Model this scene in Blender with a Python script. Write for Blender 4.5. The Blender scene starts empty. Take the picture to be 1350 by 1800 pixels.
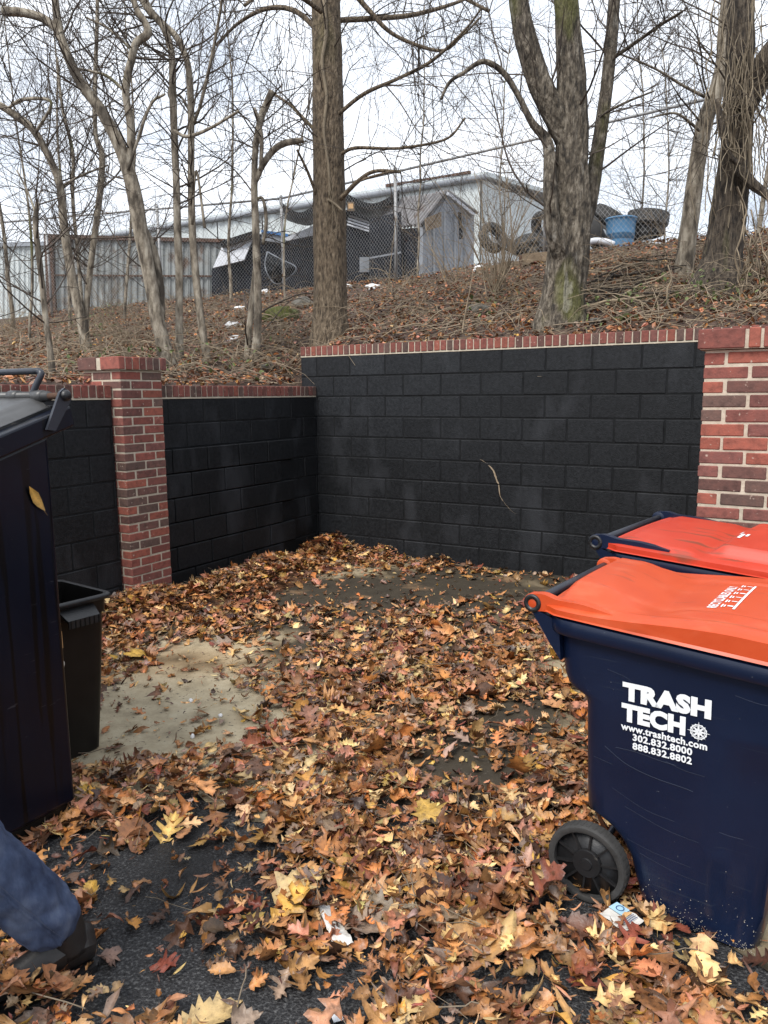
import bpy, bmesh, math, random
import numpy as np
from mathutils import Vector, Matrix, noise as mnoise

random.seed(11)
RNG = np.random.default_rng(11)
SC = bpy.context.scene
COL = SC.collection

# ------------------------------------------------------------------ camera
F_PX, PITCH, ROLL, EYE = 1343.2, 0.153114, 0.0093632, 1.628
cp, sp, cr, sr = math.cos(PITCH), math.sin(PITCH), math.cos(ROLL), math.sin(ROLL)
FWD = np.array([0, cp, -sp]); DN = np.array([0, -sp, -cp]); RT = np.array([1.0, 0, 0])
CAMR = np.array([cr * RT + sr * DN, -sr * RT + cr * DN, FWD])
cam_data = bpy.data.cameras.new("camera")
cam_data.sensor_fit = 'VERTICAL'
cam_data.sensor_height = 24.0
cam_data.lens = F_PX / 1800 * 24.0
cam_data.clip_start = 0.05
cam_data.clip_end = 500
cam = bpy.data.objects.new("camera", cam_data)
COL.objects.link(cam)
mw = Matrix.Identity(4)
for i in range(3):
    mw[i][0] = CAMR[0][i]; mw[i][1] = -CAMR[1][i]; mw[i][2] = -CAMR[2][i]
mw[2][3] = EYE
cam.matrix_world = mw
SC.camera = cam

# ------------------------------------------------------------------ sky, sun, exposure
SUN_EL, SUN_AZ = math.radians(52), math.radians(215)      # azimuth clockwise from +Y: behind and left of the camera
world = bpy.data.worlds.new("World"); SC.world = world; world.use_nodes = True
wn = world.node_tree; wn.nodes.clear()
wout = wn.nodes.new("ShaderNodeOutputWorld"); wbg = wn.nodes.new("ShaderNodeBackground")
sky = wn.nodes.new("ShaderNodeTexSky"); sky.sky_type = 'NISHITA'; sky.sun_disc = False
sky.sun_elevation = SUN_EL; sky.sun_rotation = SUN_AZ
wtc = wn.nodes.new("ShaderNodeTexCoord"); wmap = wn.nodes.new("ShaderNodeMapping")
wmap.inputs['Scale'].default_value = (1.0, 1.0, 2.6)
wnz = wn.nodes.new("ShaderNodeTexNoise"); wnz.inputs['Scale'].default_value = 2.4; wnz.inputs['Detail'].default_value = 7
wnz.inputs['Roughness'].default_value = 0.55; wnz.inputs['Distortion'].default_value = 0.6
wr = wn.nodes.new("ShaderNodeValToRGB")
wr.color_ramp.elements[0].position = 0.36; wr.color_ramp.elements[0].color = (3.6, 3.95, 4.5, 1)
wr.color_ramp.elements[1].position = 0.62; wr.color_ramp.elements[1].color = (6.2, 6.4, 6.7, 1)
wmix = wn.nodes.new("ShaderNodeMix"); wmix.data_type = 'RGBA'; wmix.inputs['Factor'].default_value = 0.9
wn.links.new(wtc.outputs['Generated'], wmap.inputs['Vector']); wn.links.new(wmap.outputs[0], wnz.inputs['Vector'])
wn.links.new(wnz.outputs['Fac'], wr.inputs['Fac'])
wn.links.new(sky.outputs[0], wmix.inputs['A']); wn.links.new(wr.outputs[0], wmix.inputs['B'])
wn.links.new(wmix.outputs['Result'], wbg.inputs['Color']); wbg.inputs['Strength'].default_value = 0.1
wn.links.new(wbg.outputs[0], wout.inputs[0])
sun_data = bpy.data.lights.new("sun", 'SUN'); sun_data.energy = 1.5; sun_data.angle = math.radians(24)
sun_data.color = (1.0, 0.96, 0.9)
sun = bpy.data.objects.new("sun", sun_data); COL.objects.link(sun)
sdir = Vector((math.sin(SUN_AZ) * math.cos(SUN_EL), math.cos(SUN_AZ) * math.cos(SUN_EL), math.sin(SUN_EL)))
sun.rotation_euler = sdir.to_track_quat('Z', 'Y').to_euler(); sun.location = (0, 0, 20)
SC.view_settings.view_transform = 'Standard'; SC.view_settings.look = 'None'
SC.view_settings.exposure = 1.38; SC.view_settings.gamma = 1.0
SC.view_settings.use_curve_mapping = False

# ------------------------------------------------------------------ geometry of the place
CX, CY, PHI = -0.6896, 8.0193, -0.5328                    # back corner of the enclosure, direction of the back wall
DU = np.array([math.cos(PHI), math.sin(PHI)]); NV = np.array([-math.sin(PHI), math.cos(PHI)])
def uv2xy(u, v): return CX + u * DU[0] + v * NV[0], CY + u * DU[1] + v * NV[1]
def xy2uv(x, y):
    qx, qy = x - CX, y - CY
    return qx * DU[0] + qy * DU[1], qx * NV[0] + qy * NV[1]
def ray(px, py): return np.array([(px - 675) / F_PX, (py - 900) / F_PX, 1.0]) @ CAMR
def at(px, py, Y):                                        # point at distance Y in front of the camera
    r = ray(px, py); return np.array([0, 0, EYE]) + r * (Y / r[1])
def atz(px, py, z=0.0):
    r = ray(px, py); return np.array([0, 0, EYE]) + r * ((z - EYE) / r[2])
def pxw(w, Y): return w * Y * 1.0 / F_PX                  # metres spanned by w pixels at distance Y
def sstep(a, b, x):
    t = np.clip((x - a) / (b - a), 0, 1); return t * t * (3 - 2 * t)

FA = np.array([-2.18, 17.5]); FB = np.array([4.88, 11.4]) # the line of the chain link fence
FDIR = (FB - FA) / np.linalg.norm(FB - FA)
def hill_z(x, y):
    x = np.asarray(x, float); y = np.asarray(y, float)
    u, v = xy2uv(x, y)
    vf = np.clip(6.3 - 0.18 * u, 5.0, 6.9); top = 3.80
    b = 1.70 + 0.06 * np.clip(-u - .2, 0, 5)
    near = sstep(.12, 1.5, -u); near = near + (1 - near) * sstep(.1, 1.2, v)
    zl = b + (top - b) * np.clip((v + 1.8) / (vf + 1.8), 0, 1) ** 1.3 * near
    zr = 2.03 + (top - 2.03) * np.clip((v - 0.15) / (vf - 0.15), 0, 1) ** 0.95
    k = sstep(-0.42, -0.12, u) * sstep(0.1, 0.22, v)
    z = zl * (1 - k) + zr * k
    z = z + 0.05 * np.sin(1.7 * x + 0.6 * y) * np.sin(1.3 * y - 0.5 * x) * np.clip(v / 1.5, 0, 1)
    return z
def hill_hit(px, py, y0=5.5, y1=40):
    r = ray(px, py); Y = y0
    while Y < y1:
        P = np.array([0, 0, EYE]) + r * (Y / r[1])
        u, v = xy2uv(P[0], P[1])
        if (v > 0.12 or u < -0.12) and P[2] <= hill_z(P[0], P[1]): return P
        Y += 0.03
    return P

# ------------------------------------------------------------------ materials
def nodes(mat):
    mat.use_nodes = True; nt = mat.node_tree; return nt, nt.nodes['Principled BSDF']
def pmat(name, cols, scale=5.0, rough=0.8, rough_var=0.0, bump=0.0, bscale=None, stretch=(1, 1, 1), coord='Object',
         obj=False, attr=None, spots=None, spots2=None, detail=8, metal=0.0, spec=0.5, rand=False, bdist=0.01, lo=0.3, hi=0.7, coat=0.0):
    m = bpy.data.materials.new(name); nt, b = nodes(m); L = nt.links.new
    if coord == 'World':
        src = nt.nodes.new("ShaderNodeNewGeometry").outputs['Position']
    else:
        src = nt.nodes.new("ShaderNodeTexCoord").outputs['Object']
    if rand:                                              # every object gets its own patch of the pattern
        oi = nt.nodes.new("ShaderNodeObjectInfo"); vm = nt.nodes.new("ShaderNodeVectorMath"); vm.operation = 'MULTIPLY_ADD'
        vm.inputs[1].default_value = (1, 1, 1)
        cmb = nt.nodes.new("ShaderNodeCombineXYZ"); ml = nt.nodes.new("ShaderNodeMath"); ml.operation = 'MULTIPLY'; ml.inputs[1].default_value = 60
        L(oi.outputs['Random'], ml.inputs[0]); L(ml.outputs[0], cmb.inputs[0]); L(ml.outputs[0], cmb.inputs[2])
        L(src, vm.inputs[0]); L(cmb.outputs[0], vm.inputs[2]); src = vm.outputs[0]
    mp = nt.nodes.new("ShaderNodeMapping"); mp.inputs['Scale'].default_value = stretch; L(src, mp.inputs['Vector'])
    nz = nt.nodes.new("ShaderNodeTexNoise"); nz.inputs['Scale'].default_value = scale; nz.inputs['Detail'].default_value = detail
    nz.inputs['Roughness'].default_value = 0.62
    L(mp.outputs[0], nz.inputs['Vector'])
    rp = nt.nodes.new("ShaderNodeValToRGB"); cr_ = rp.color_ramp
    while len(cr_.elements) < len(cols): cr_.elements.new(0.5)
    for i, c in enumerate(cols):
        cr_.elements[i].position = lo + (hi - lo) * (i / max(1, len(cols) - 1)); cr_.elements[i].color = (*c, 1)
    L(nz.outputs['Fac'], rp.inputs['Fac']); out = rp.outputs[0]
    def mul(a, bsock):
        mx = nt.nodes.new("ShaderNodeMix"); mx.data_type = 'RGBA'; mx.blend_type = 'MULTIPLY'; mx.inputs['Factor'].default_value = 1
        L(a, mx.inputs['A']); L(bsock, mx.inputs['B']); return mx.outputs['Result']
    if obj:
        oi2 = nt.nodes.new("ShaderNodeObjectInfo"); out = mul(out, oi2.outputs['Color'])
    if attr:
        at_ = nt.nodes.new("ShaderNodeAttribute"); at_.attribute_name = attr; out = mul(out, at_.outputs['Color'])
    for sp_ in (spots, spots2):
        if not sp_: continue
        c, s, th, soft = sp_[:4]; st = sp_[4] if len(sp_) > 4 else stretch
        mp2 = nt.nodes.new("ShaderNodeMapping"); mp2.inputs['Scale'].default_value = st; L(src, mp2.inputs['Vector'])
        mp2.inputs['Location'].default_value = (3.1, 7.7, 1.3)
        n2 = nt.nodes.new("ShaderNodeTexNoise"); n2.inputs['Scale'].default_value = s; n2.inputs['Detail'].default_value = 5
        L(mp2.outputs[0], n2.inputs['Vector'])
        mr = nt.nodes.new("ShaderNodeMapRange"); mr.inputs[1].default_value = th; mr.inputs[2].default_value = th + soft; L(n2.outputs['Fac'], mr.inputs[0])
        if len(sp_) > 5: mr.inputs[4].default_value = sp_[5]
        mx = nt.nodes.new("ShaderNodeMix"); mx.data_type = 'RGBA'; L(mr.outputs[0], mx.inputs['Factor']); L(out, mx.inputs['A'])
        mx.inputs['B'].default_value = (*c, 1); out = mx.outputs['Result']
    L(out, b.inputs['Base Color'])
    if rough_var:
        mr = nt.nodes.new("ShaderNodeMapRange"); mr.inputs[3].default_value = rough - rough_var; mr.inputs[4].default_value = rough + rough_var
        L(nz.outputs['Fac'], mr.inputs[0]); L(mr.outputs[0], b.inputs['Roughness'])
    else: b.inputs['Roughness'].default_value = rough
    b.inputs['Metallic'].default_value = metal; b.inputs['Specular IOR Level'].default_value = spec
    if coat: b.inputs['Coat Weight'].default_value = coat; b.inputs['Coat Roughness'].default_value = 0.25
    if bump:
        n3 = nt.nodes.new("ShaderNodeTexNoise"); n3.inputs['Scale'].default_value = bscale or scale * 3; n3.inputs['Detail'].default_value = 6
        L(mp.outputs[0], n3.inputs['Vector'])
        bp = nt.nodes.new("ShaderNodeBump"); bp.inputs['Strength'].default_value = bump; bp.inputs['Distance'].default_value = bdist
        L(n3.outputs['Fac'], bp.inputs['Height']); L(bp.outputs[0], b.inputs['Normal'])
    return m

MT = {}
MT['brick'] = pmat("brick", [(.62, .62, .62), (1, 1, 1), (1.25, 1.15, 1.1)], 28, .9, bump=.5, bscale=90, obj=True, rand=True, bdist=.004, spots=((.42, .33, .27), 40, .66, .07))
MT['mortar'] = pmat("mortar", [(.36, .31, .24), (.54, .475, .38)], 22, .95, bump=.6, bscale=120, bdist=.004)
MT['block'] = pmat("black_painted_block", [(.0056, .0062, .0074), (.0104, .0114, .0132), (.0165, .0178, .0203)], 40, .55, .12, bump=.55, bscale=110, coord='World', bdist=.006, lo=.32, hi=.68, obj=True, spec=.22,
                   spots=((.034, .036, .041), 3.2, .55, .16, (1, 1, .5), .6), spots2=((.12, .12, .12), 60, .765, .03))
MT['joint'] = pmat("black_painted_joint", [(.004, .0045, .0052), (.012, .0128, .0142)], 9, .8, spec=.2, bump=.5, bscale=80, coord='World', bdist=.003)
MT['scuff'] = pmat("bare_masonry_scuff", [(.2, .15, .1), (.33, .26, .18)], 30, .9)
MT['asphalt'] = pmat("asphalt", [(.008, .008, .009), (.022, .022, .024), (.11, .11, .11)], 95, .62, .15, bump=1.0, bscale=120, coord='World', bdist=.012, lo=.38, hi=.66, spots=((.003, .003, .0035), 1.4, .56, .12, (1, 1, 1), .7), spots2=((.16, .15, .14), 60, .74, .02))
MT['concrete'] = pmat("concrete", [(.25, .205, .132), (.36, .30, .198), (.44, .38, .265)], 7, .85, bump=.5, bscale=70, coord='World', attr='Col', bdist=.005, spots=((.07, .06, .045), 55, .64, .06), spots2=((.2, .12, .06), 2.2, .62, .1))
MT['soil'] = pmat("hillside_soil", [(.022, .014, .010), (.065, .040, .028), (.125, .080, .055)], 9, .95, bump=1.0, bscale=22, coord='World', bdist=.05, spots=((.10, .095, .045), 1.3, .63, .08))
MT['leaf'] = pmat("fallen_leaf", [(.45, .42, .40), (1, 1, 1), (1.3, 1.25, 1.15)], 30, .46, .18, bump=.5, bscale=70, coord='World', attr='Col', bdist=.006, lo=.28, hi=.72, spots=((.07, .035, .018), 26, .60, .10, (1, 1, 1), .75), spots2=((.03, .016, .01), 90, .66, .05))
MT['leaf_obj'] = pmat("fallen_leaf_single", [(.45, .42, .40), (1, 1, 1), (1.3, 1.25, 1.15)], 30, .46, .18, bump=.5, bscale=70, coord='World', obj=True, attr='Col', bdist=.006, lo=.28, hi=.72, spots=((.07, .035, .018), 26, .60, .10, (1, 1, 1), .75), spots2=((.03, .016, .01), 90, .66, .05))
MT['twig'] = pmat("twig", [(.10, .075, .05), (.24, .19, .135)], 6, .9, coord='World')
MT['tan_stem'] = pmat("dry_tan_stem", [(.15, .115, .075), (.34, .265, .18)], 5, .85, coord='World')
def bark(name, c, scale=16, bump=1.0, st=(1, 1, .16), moss=None, moss2=None, bd=.02):
    return pmat(name, c, scale, .92, bump=bump, bscale=scale * 1.6, stretch=st, bdist=bd, spots=moss, spots2=moss2, lo=.36, hi=.64)
MT['bark_brown'] = bark("bark_brown", [(.045, .033, .022), (.135, .10, .065), (.23, .178, .122)], 38, 1.0, st=(1, 1, .3), moss=((.13, .12, .045), 2.0, .60, .14, (1, 1, .3), .55), bd=.035)
MT['bark_maple'] = bark("bark_furrowed", [(.020, .016, .012), (.095, .077, .056), (.215, .185, .145)], 24, 1.0, st=(1, 1, .34), moss=((.085, .085, .02), 2.0, .56, .08, (1, 1, .4), .8), moss2=((.32, .30, .26), 7, .62, .05, (1, 1, .3), .4), bd=.05)
MT['bark_grey'] = bark("bark_pale_grey", [(.06, .048, .035), (.205, .172, .13), (.36, .32, .255)], 17, .8, st=(1, 1, .35), moss=((.05, .04, .03), 5, .57, .08, (1, 1, .5), .85), moss2=((.105, .105, .04), 2.2, .60, .08), bd=.02)
MT['bark_dark'] = bark("bark_dark", [(.014, .011, .009), (.058, .044, .032), (.12, .096, .07)], 34, 1.0, st=(1, 1, .24), moss=((.07, .07, .025), 2.5, .6, .1), bd=.04)
MT['crown'] = pmat("crown_twigs", [(.035, .027, .022), (.10, .078, .06)], 3, .9, coord='World')
MT['vine'] = pmat("vine_stem", [(.16, .125, .085), (.30, .245, .17)], 4, .9, coord='World')
MT['galv'] = pmat("galvanised_steel", [(.22, .22, .22), (.38, .38, .38)], 9, .55, metal=.4, coord='World', spots=((.2, .11, .06), 5, .64, .08))
def plain(name, c, rough=.5, v=.8, scale=4, **k):
    return pmat(name, [tuple(x * v for x in c), tuple(min(1, x * (2 - v)) for x in c)], scale, rough, **k)
MT['white_metal'] = plain("white_painted_metal", (.52, .56, .56), .5, .88, 2, spots=((.3, .22, .15), 1.2, .68, .1), coord='World')
MT['container_metal'] = plain("weathered_silver_metal", (.24, .255, .25), .65, .7, 2.2, spots=((.10, .062, .04), 1.9, .55, .12), coord='World')
MT['rust'] = plain("rust", (.08, .042, .027), .9, .55, 8)
MT['black_sheet'] = plain("black_sheeting", (.010, .011, .013), .5, .6, 3, spec=.15)
MT['dark_panel'] = plain("dark_panel", (.012, .014, .020), .6, .5, 3, spec=.15)
MT['grey_panel'] = plain("grey_panel", (.26, .28, .31), .7, .8, 3)
MT['white_panel'] = plain("white_panel", (.60, .62, .66), .6, .9, 3)
MT['blue_trim'] = plain("blue_trim", (.03, .16, .42), .5)
MT['corrugated'] = plain("corrugated_roof", (.22, .21, .21), .6, .7, 3, spots=((.12, .07, .045), 2.2, .58, .1))
MT['tyre'] = plain("tyre_rubber", (.03, .029, .028), .75, .6, 10, bump=.3, bscale=30)
MT['drum_blue'] = plain("blue_plastic_drum", (.07, .20, .36), .45, .8, 3)
MT['timber'] = pmat("weathered_timber", [(.12, .085, .055), (.25, .185, .12)], 8, .9, stretch=(.15, 1, 1), bump=.6, bscale=25)
MT['plastic_white'] = plain("white_plastic_film", (.72, .72, .72), .4, .88, 6)
MT['stone'] = pmat("grey_stone", [(.07, .065, .055), (.17, .155, .13)], 9, .9, bump=.8, bscale=24, bdist=.02)
MT['moss'] = pmat("mossy_stone", [(.05, .055, .02), (.13, .14, .03)], 9, .95, bump=1, bscale=50, bdist=.02)
MT['foliage'] = pmat("ground_foliage", [(.07, .10, .03), (.15, .18, .06)], 6, .7, coord='World')
MT['navy'] = pmat("navy_plastic", [(.0034, .0076, .0245), (.0056, .0118, .0350)], 3, .30, .08, bump=.12, bscale=240, bdist=.002, spec=.4,
                  spots=((.022, .030, .048), 22, .655, .06, (.12, 1, 4.0), .5), spots2=((.13, .14, .15), 95, .735, .03, (1, 1, 1), .6))
MT['orange'] = pmat("orange_plastic", [(.44, .047, .007), (.51, .066, .013)], 5, .42, .1, bump=.1, bscale=150, bdist=.002, spots=((.27, .05, .02), 16, .61, .08, (.35, 1.6, 1), .6), spots2=((.56, .12, .05), 9, .58, .14, (.6, 1.5, 1), .4))
MT['red_orange'] = pmat("red_orange_plastic", [(.42, .028, .009), (.50, .045, .018)], 5, .42, .1, bump=.1, bscale=150, bdist=.002, spots=((.15, .045, .022), 10, .60, .08, (.35, 1.6, 1), .8), spots2=((.56, .095, .05), 6, .6, .14, (.6, 1.5, 1), .5))
MT['black_plastic'] = plain("black_plastic", (.012, .012, .013), .42, .75, 20, bump=.25, bscale=120, bdist=.003, spots=((.05, .045, .04), 40, .68, .05))
MT['print_white'] = plain("white_print", (.78, .80, .82), .45, .95, 30)
MT['dumpster'] = pmat("navy_dumpster_plastic", [(.0012, .0026, .0085), (.0026, .0046, .0125)], 3, .32, .08, spec=.35, spots=((.0012, .0012, .0024), 13, .55, .03, (1.6, 1.6, .05)), spots2=((.04, .04, .048), 18, .70, .04, (.6, .6, 4), .8))
MT['lid_grey'] = plain("grey_plastic_lid", (.05, .05, .05), .4, .7, 7)
MT['steel_dark'] = plain("dark_steel", (.02, .023, .032), .4, .7, 12, spots=((.3, .3, .3), 30, .7, .05))
MT['brown_black'] = plain("brown_black_plastic", (.0075, .0066, .006), .4, .75, 12, spec=.28)
MT['denim'] = pmat("blue_denim", [(.024, .033, .064), (.055, .074, .13), (.11, .135, .20)], 9, .88, bump=.6, bscale=320, bdist=.002, stretch=(1.4, 1.4, .6), lo=.34, hi=.68, spec=.2)
MT['thread'] = plain("denim_thread", (.07, .085, .13), .9)
MT['scratch'] = plain("pale_scratch", (.035, .044, .07), .6)
MT['dust'] = plain("dried_mud_specks", (.33, .30, .25), .9)
MT['leather'] = plain("dark_leather", (.017, .0145, .0135), .5, .65, 14, bump=.3, bscale=90, bdist=.003)
MT['jacket'] = plain("dark_jacket", (.03, .032, .035), .85, .7, 9)
MT['skin'] = plain("skin", (.45, .27, .19), .55, .92, 9)
MT['hair'] = plain("hair", (.03, .02, .015), .7, .7, 40)
MT['paper'] = pmat("wet_paper", [(.45, .42, .38), (.72, .70, .66)], 18, .8, bump=.6, bscale=40, bdist=.006)
MT['paper_blue'] = plain("pale_blue_print", (.35, .55, .70), .6, .85, 20)
MT['paper_ink'] = plain("dark_blue_ink", (.02, .06, .16), .6)
MT['paper_tan'] = plain("tan_print", (.6, .36, .16), .6)

# ------------------------------------------------------------------ helpers
def link(o): COL.objects.link(o); return o
def tag(o, label=None, cat=None, group=None, kind=None):
    if label: o["label"] = label
    if cat: o["category"] = cat
    if group: o["group"] = group
    if kind: o["kind"] = kind
    return o
def empty(name, loc=(0, 0, 0), rz=0.0, **k):
    o = bpy.data.objects.new(name, None); link(o); o.location = loc; o.rotation_euler = (0, 0, rz); o.empty_display_size = .1
    return tag(o, **k)
def mk(name, me, mat=None, parent=None, loc=(0, 0, 0), rot=(0, 0, 0), scale=(1, 1, 1), **k):
    o = bpy.data.objects.new(name, me); link(o); o.location = loc; o.rotation_euler = rot; o.scale = scale
    if mat is not None and not me.materials: me.materials.append(mat)
    if parent is not None: o.parent = parent
    return tag(o, **k)
def mesh_np(name, V, Q=None, T=None, col=None, smooth=True):
    me = bpy.data.meshes.new(name); V = np.asarray(V, np.float32)
    Q = np.zeros((0, 4), np.int32) if Q is None or len(Q) == 0 else np.asarray(Q, np.int32)
    T = np.zeros((0, 3), np.int32) if T is None or len(T) == 0 else np.asarray(T, np.int32)
    me.vertices.add(len(V)); me.vertices.foreach_set("co", V.ravel())
    nl = Q.size + T.size; me.loops.add(nl); me.loops.foreach_set("vertex_index", np.concatenate([Q.ravel(), T.ravel()]))
    me.polygons.add(len(Q) + len(T))
    ls = np.concatenate([np.arange(len(Q)) * 4, Q.size + np.arange(len(T)) * 3]).astype(np.int32)
    me.polygons.foreach_set("loop_start", ls)
    me.polygons.foreach_set("use_smooth", np.full(len(ls), smooth, bool))
    if col is not None:
        a = me.color_attributes.new("Col", 'FLOAT_COLOR', 'POINT'); c = np.ones((len(V), 4), np.float32); c[:, :3] = col
        a.data.foreach_set("color", c.ravel())
    me.update(calc_edges=True); return me
class Acc:
    def __init__(s): s.V = []; s.Q = []; s.T = []; s.C = []; s.n = 0
    def add(s, V, Q=None, T=None, C=None):
        V = np.asarray(V, float).reshape(-1, 3)
        if Q is not None and len(Q): s.Q.append(np.asarray(Q, int) + s.n)
        if T is not None and len(T): s.T.append(np.asarray(T, int) + s.n)
        if C is not None: s.C.append(np.broadcast_to(np.asarray(C, float), (len(V), 3)))
        s.V.append(V); s.n += len(V); return s
    def tube(s, pts, rad, sides=6, cap=True, rough=0.0, ridge=None):
        pts = np.asarray(pts, float); n = len(pts); rad = np.broadcast_to(np.asarray(rad, float), (n,))
        tg = np.gradient(pts, axis=0); tg /= np.linalg.norm(tg, axis=1)[:, None] + 1e-9
        mean = pts[-1] - pts[0]; ref = np.eye(3)[np.argmin(np.abs(mean))]
        if rough or sides >= 8: ref = ref + .01
        N = np.cross(tg, ref); N /= np.linalg.norm(N, axis=1)[:, None] + 1e-9; B = np.cross(tg, N)
        a = np.arange(sides) * 2 * math.pi / sides
        rr = rad[:, None] * np.ones((1, sides))
        if rough: rr = rr * (1 + rough * RNG.normal(0, 1, (1, sides)) + rough * .6 * RNG.normal(0, 1, (n, sides)))
        if ridge:
            am, ka, kl = ridge; ss = np.r_[0, np.cumsum(np.linalg.norm(np.diff(pts, axis=0), axis=1))]; tw = ss * .35
            rr = rr * (1 + am * np.array([[mnoise.noise((math.cos(b + t) * ka, math.sin(b + t) * ka, q * kl)) + .5 * mnoise.noise((math.cos(b + t) * ka * 2.3, math.sin(b + t) * ka * 2.3, q * kl * 2 + 9)) for b in a] for q, t in zip(ss, tw)]))
        V = pts[:, None, :] + rr[:, :, None] * (np.cos(a)[None, :, None] * N[:, None, :] + np.sin(a)[None, :, None] * B[:, None, :])
        i = np.arange(n - 1)[:, None] * sides; j = np.arange(sides)[None, :]; j2 = (j + 1) % sides
        Q = np.stack([i + j, i + j2, i + sides + j2, i + sides + j], -1).reshape(-1, 4)
        T = None; VV = V.reshape(-1, 3)
        if cap:
            VV = np.vstack([VV, pts[0], pts[-1]]); k = n * sides; jj = np.arange(sides); kk = (jj + 1) % sides
            T = np.vstack([np.stack([np.full(sides, k), kk, jj], 1), np.stack([np.full(sides, k + 1), (n - 1) * sides + jj, (n - 1) * sides + kk], 1)])
        return s.add(VV, Q, T)
    def box(s, c, size, R=None):
        x, y, z = [q / 2 for q in size]
        V = np.array([[-x, -y, -z], [x, -y, -z], [x, y, -z], [-x, y, -z], [-x, -y, z], [x, -y, z], [x, y, z], [-x, y, z]])
        if R is not None: V = V @ np.asarray(R).T
        return s.add(V + np.asarray(c, float), [[0, 3, 2, 1], [4, 5, 6, 7], [0, 1, 5, 4], [1, 2, 6, 5], [2, 3, 7, 6], [3, 0, 4, 7]])
    def prism(s, poly, back):                             # polygon (k,3) swept along the vector back
        P = np.asarray(poly, float); k = len(P); V = np.vstack([P, P + np.asarray(back, float)])
        Q = [[i, (i + 1) % k, k + (i + 1) % k, k + i] for i in range(k)]
        T = [[0, i + 1, i] for i in range(1, k - 1)] + [[k, k + i, k + i + 1] for i in range(1, k - 1)]
        return s.add(V, Q, T)
    def grid(s, G):                                       # (a,b,3) array of points
        a, b = G.shape[:2]; i = np.arange(a - 1)[:, None] * b; j = np.arange(b - 1)[None, :]
        return s.add(G.reshape(-1, 3), np.stack([i + j, i + b + j, i + b + j + 1, i + j + 1], -1).reshape(-1, 4))
    def lathe(s, prof, seg=24, R=None, c=(0, 0, 0)):      # (r,z) profile round the z axis
        prof = np.asarray(prof, float); a = np.arange(seg + 1) * 2 * math.pi / seg
        G = np.stack([prof[:, None, 0] * np.cos(a), prof[:, None, 0] * np.sin(a), prof[:, None, 1] + 0 * a], -1)
        V = G.reshape(-1, 3)
        if R is not None: V = V @ np.asarray(R).T
        return s.grid((V + np.asarray(c, float)).reshape(len(prof), seg + 1, 3))
    def build(s, name, mat, parent=None, smooth=True, **k):
        V = np.vstack(s.V); Q = np.vstack(s.Q) if s.Q else None; T = np.vstack(s.T) if s.T else None
        me = mesh_np(name, V, Q, T, np.vstack(s.C) if s.C else None, smooth); return mk(name, me, mat, parent, **k)
def sharp(o, ang=35):
    me = o.data
    try: me.set_sharp_from_angle(angle=math.radians(ang))
    except Exception: pass
    return o
PROTO = {}
def cbox(sx, sy, sz, bev, mat):                           # shared chamfered box
    key = (round(sx, 4), round(sy, 4), round(sz, 4), bev, mat.name)
    if key not in PROTO:
        bm = bmesh.new(); bmesh.ops.create_cube(bm, size=1)
        for v in bm.verts: v.co = Vector((v.co.x * sx, v.co.y * sy, v.co.z * sz))
        bmesh.ops.bevel(bm, geom=bm.edges[:], offset=bev, segments=1, affect='EDGES', profile=.5)
        me = bpy.data.meshes.new("piece"); bm.to_mesh(me); bm.free(); me.materials.append(mat); PROTO[key] = me
    return PROTO[key]
def catmull(P, n=6):
    P = np.asarray(P, float); out = []
    Q = np.vstack([2 * P[0] - P[1], P, 2 * P[-1] - P[-2]])
    for i in range(1, len(Q) - 2):
        t = np.linspace(0, 1, n, endpoint=False)[:, None]
        a, b, c, d = Q[i - 1], Q[i], Q[i + 1], Q[i + 2]
        out.append(.5 * (2 * b + (c - a) * t + (2 * a - 5 * b + 4 * c - d) * t ** 2 + (3 * b - a - 3 * c + d) * t ** 3))
    out.append(P[-1:]); return np.vstack(out)

# ================================================================== SETTING: ground, pad, hillside
me = mesh_np("ground", [[-160, -160, 0], [160, -160, 0], [160, 200, 0], [-160, 200, 0]], [[0, 1, 2, 3]], smooth=False)
mk("ground", me, MT['asphalt'], kind='structure')

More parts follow.
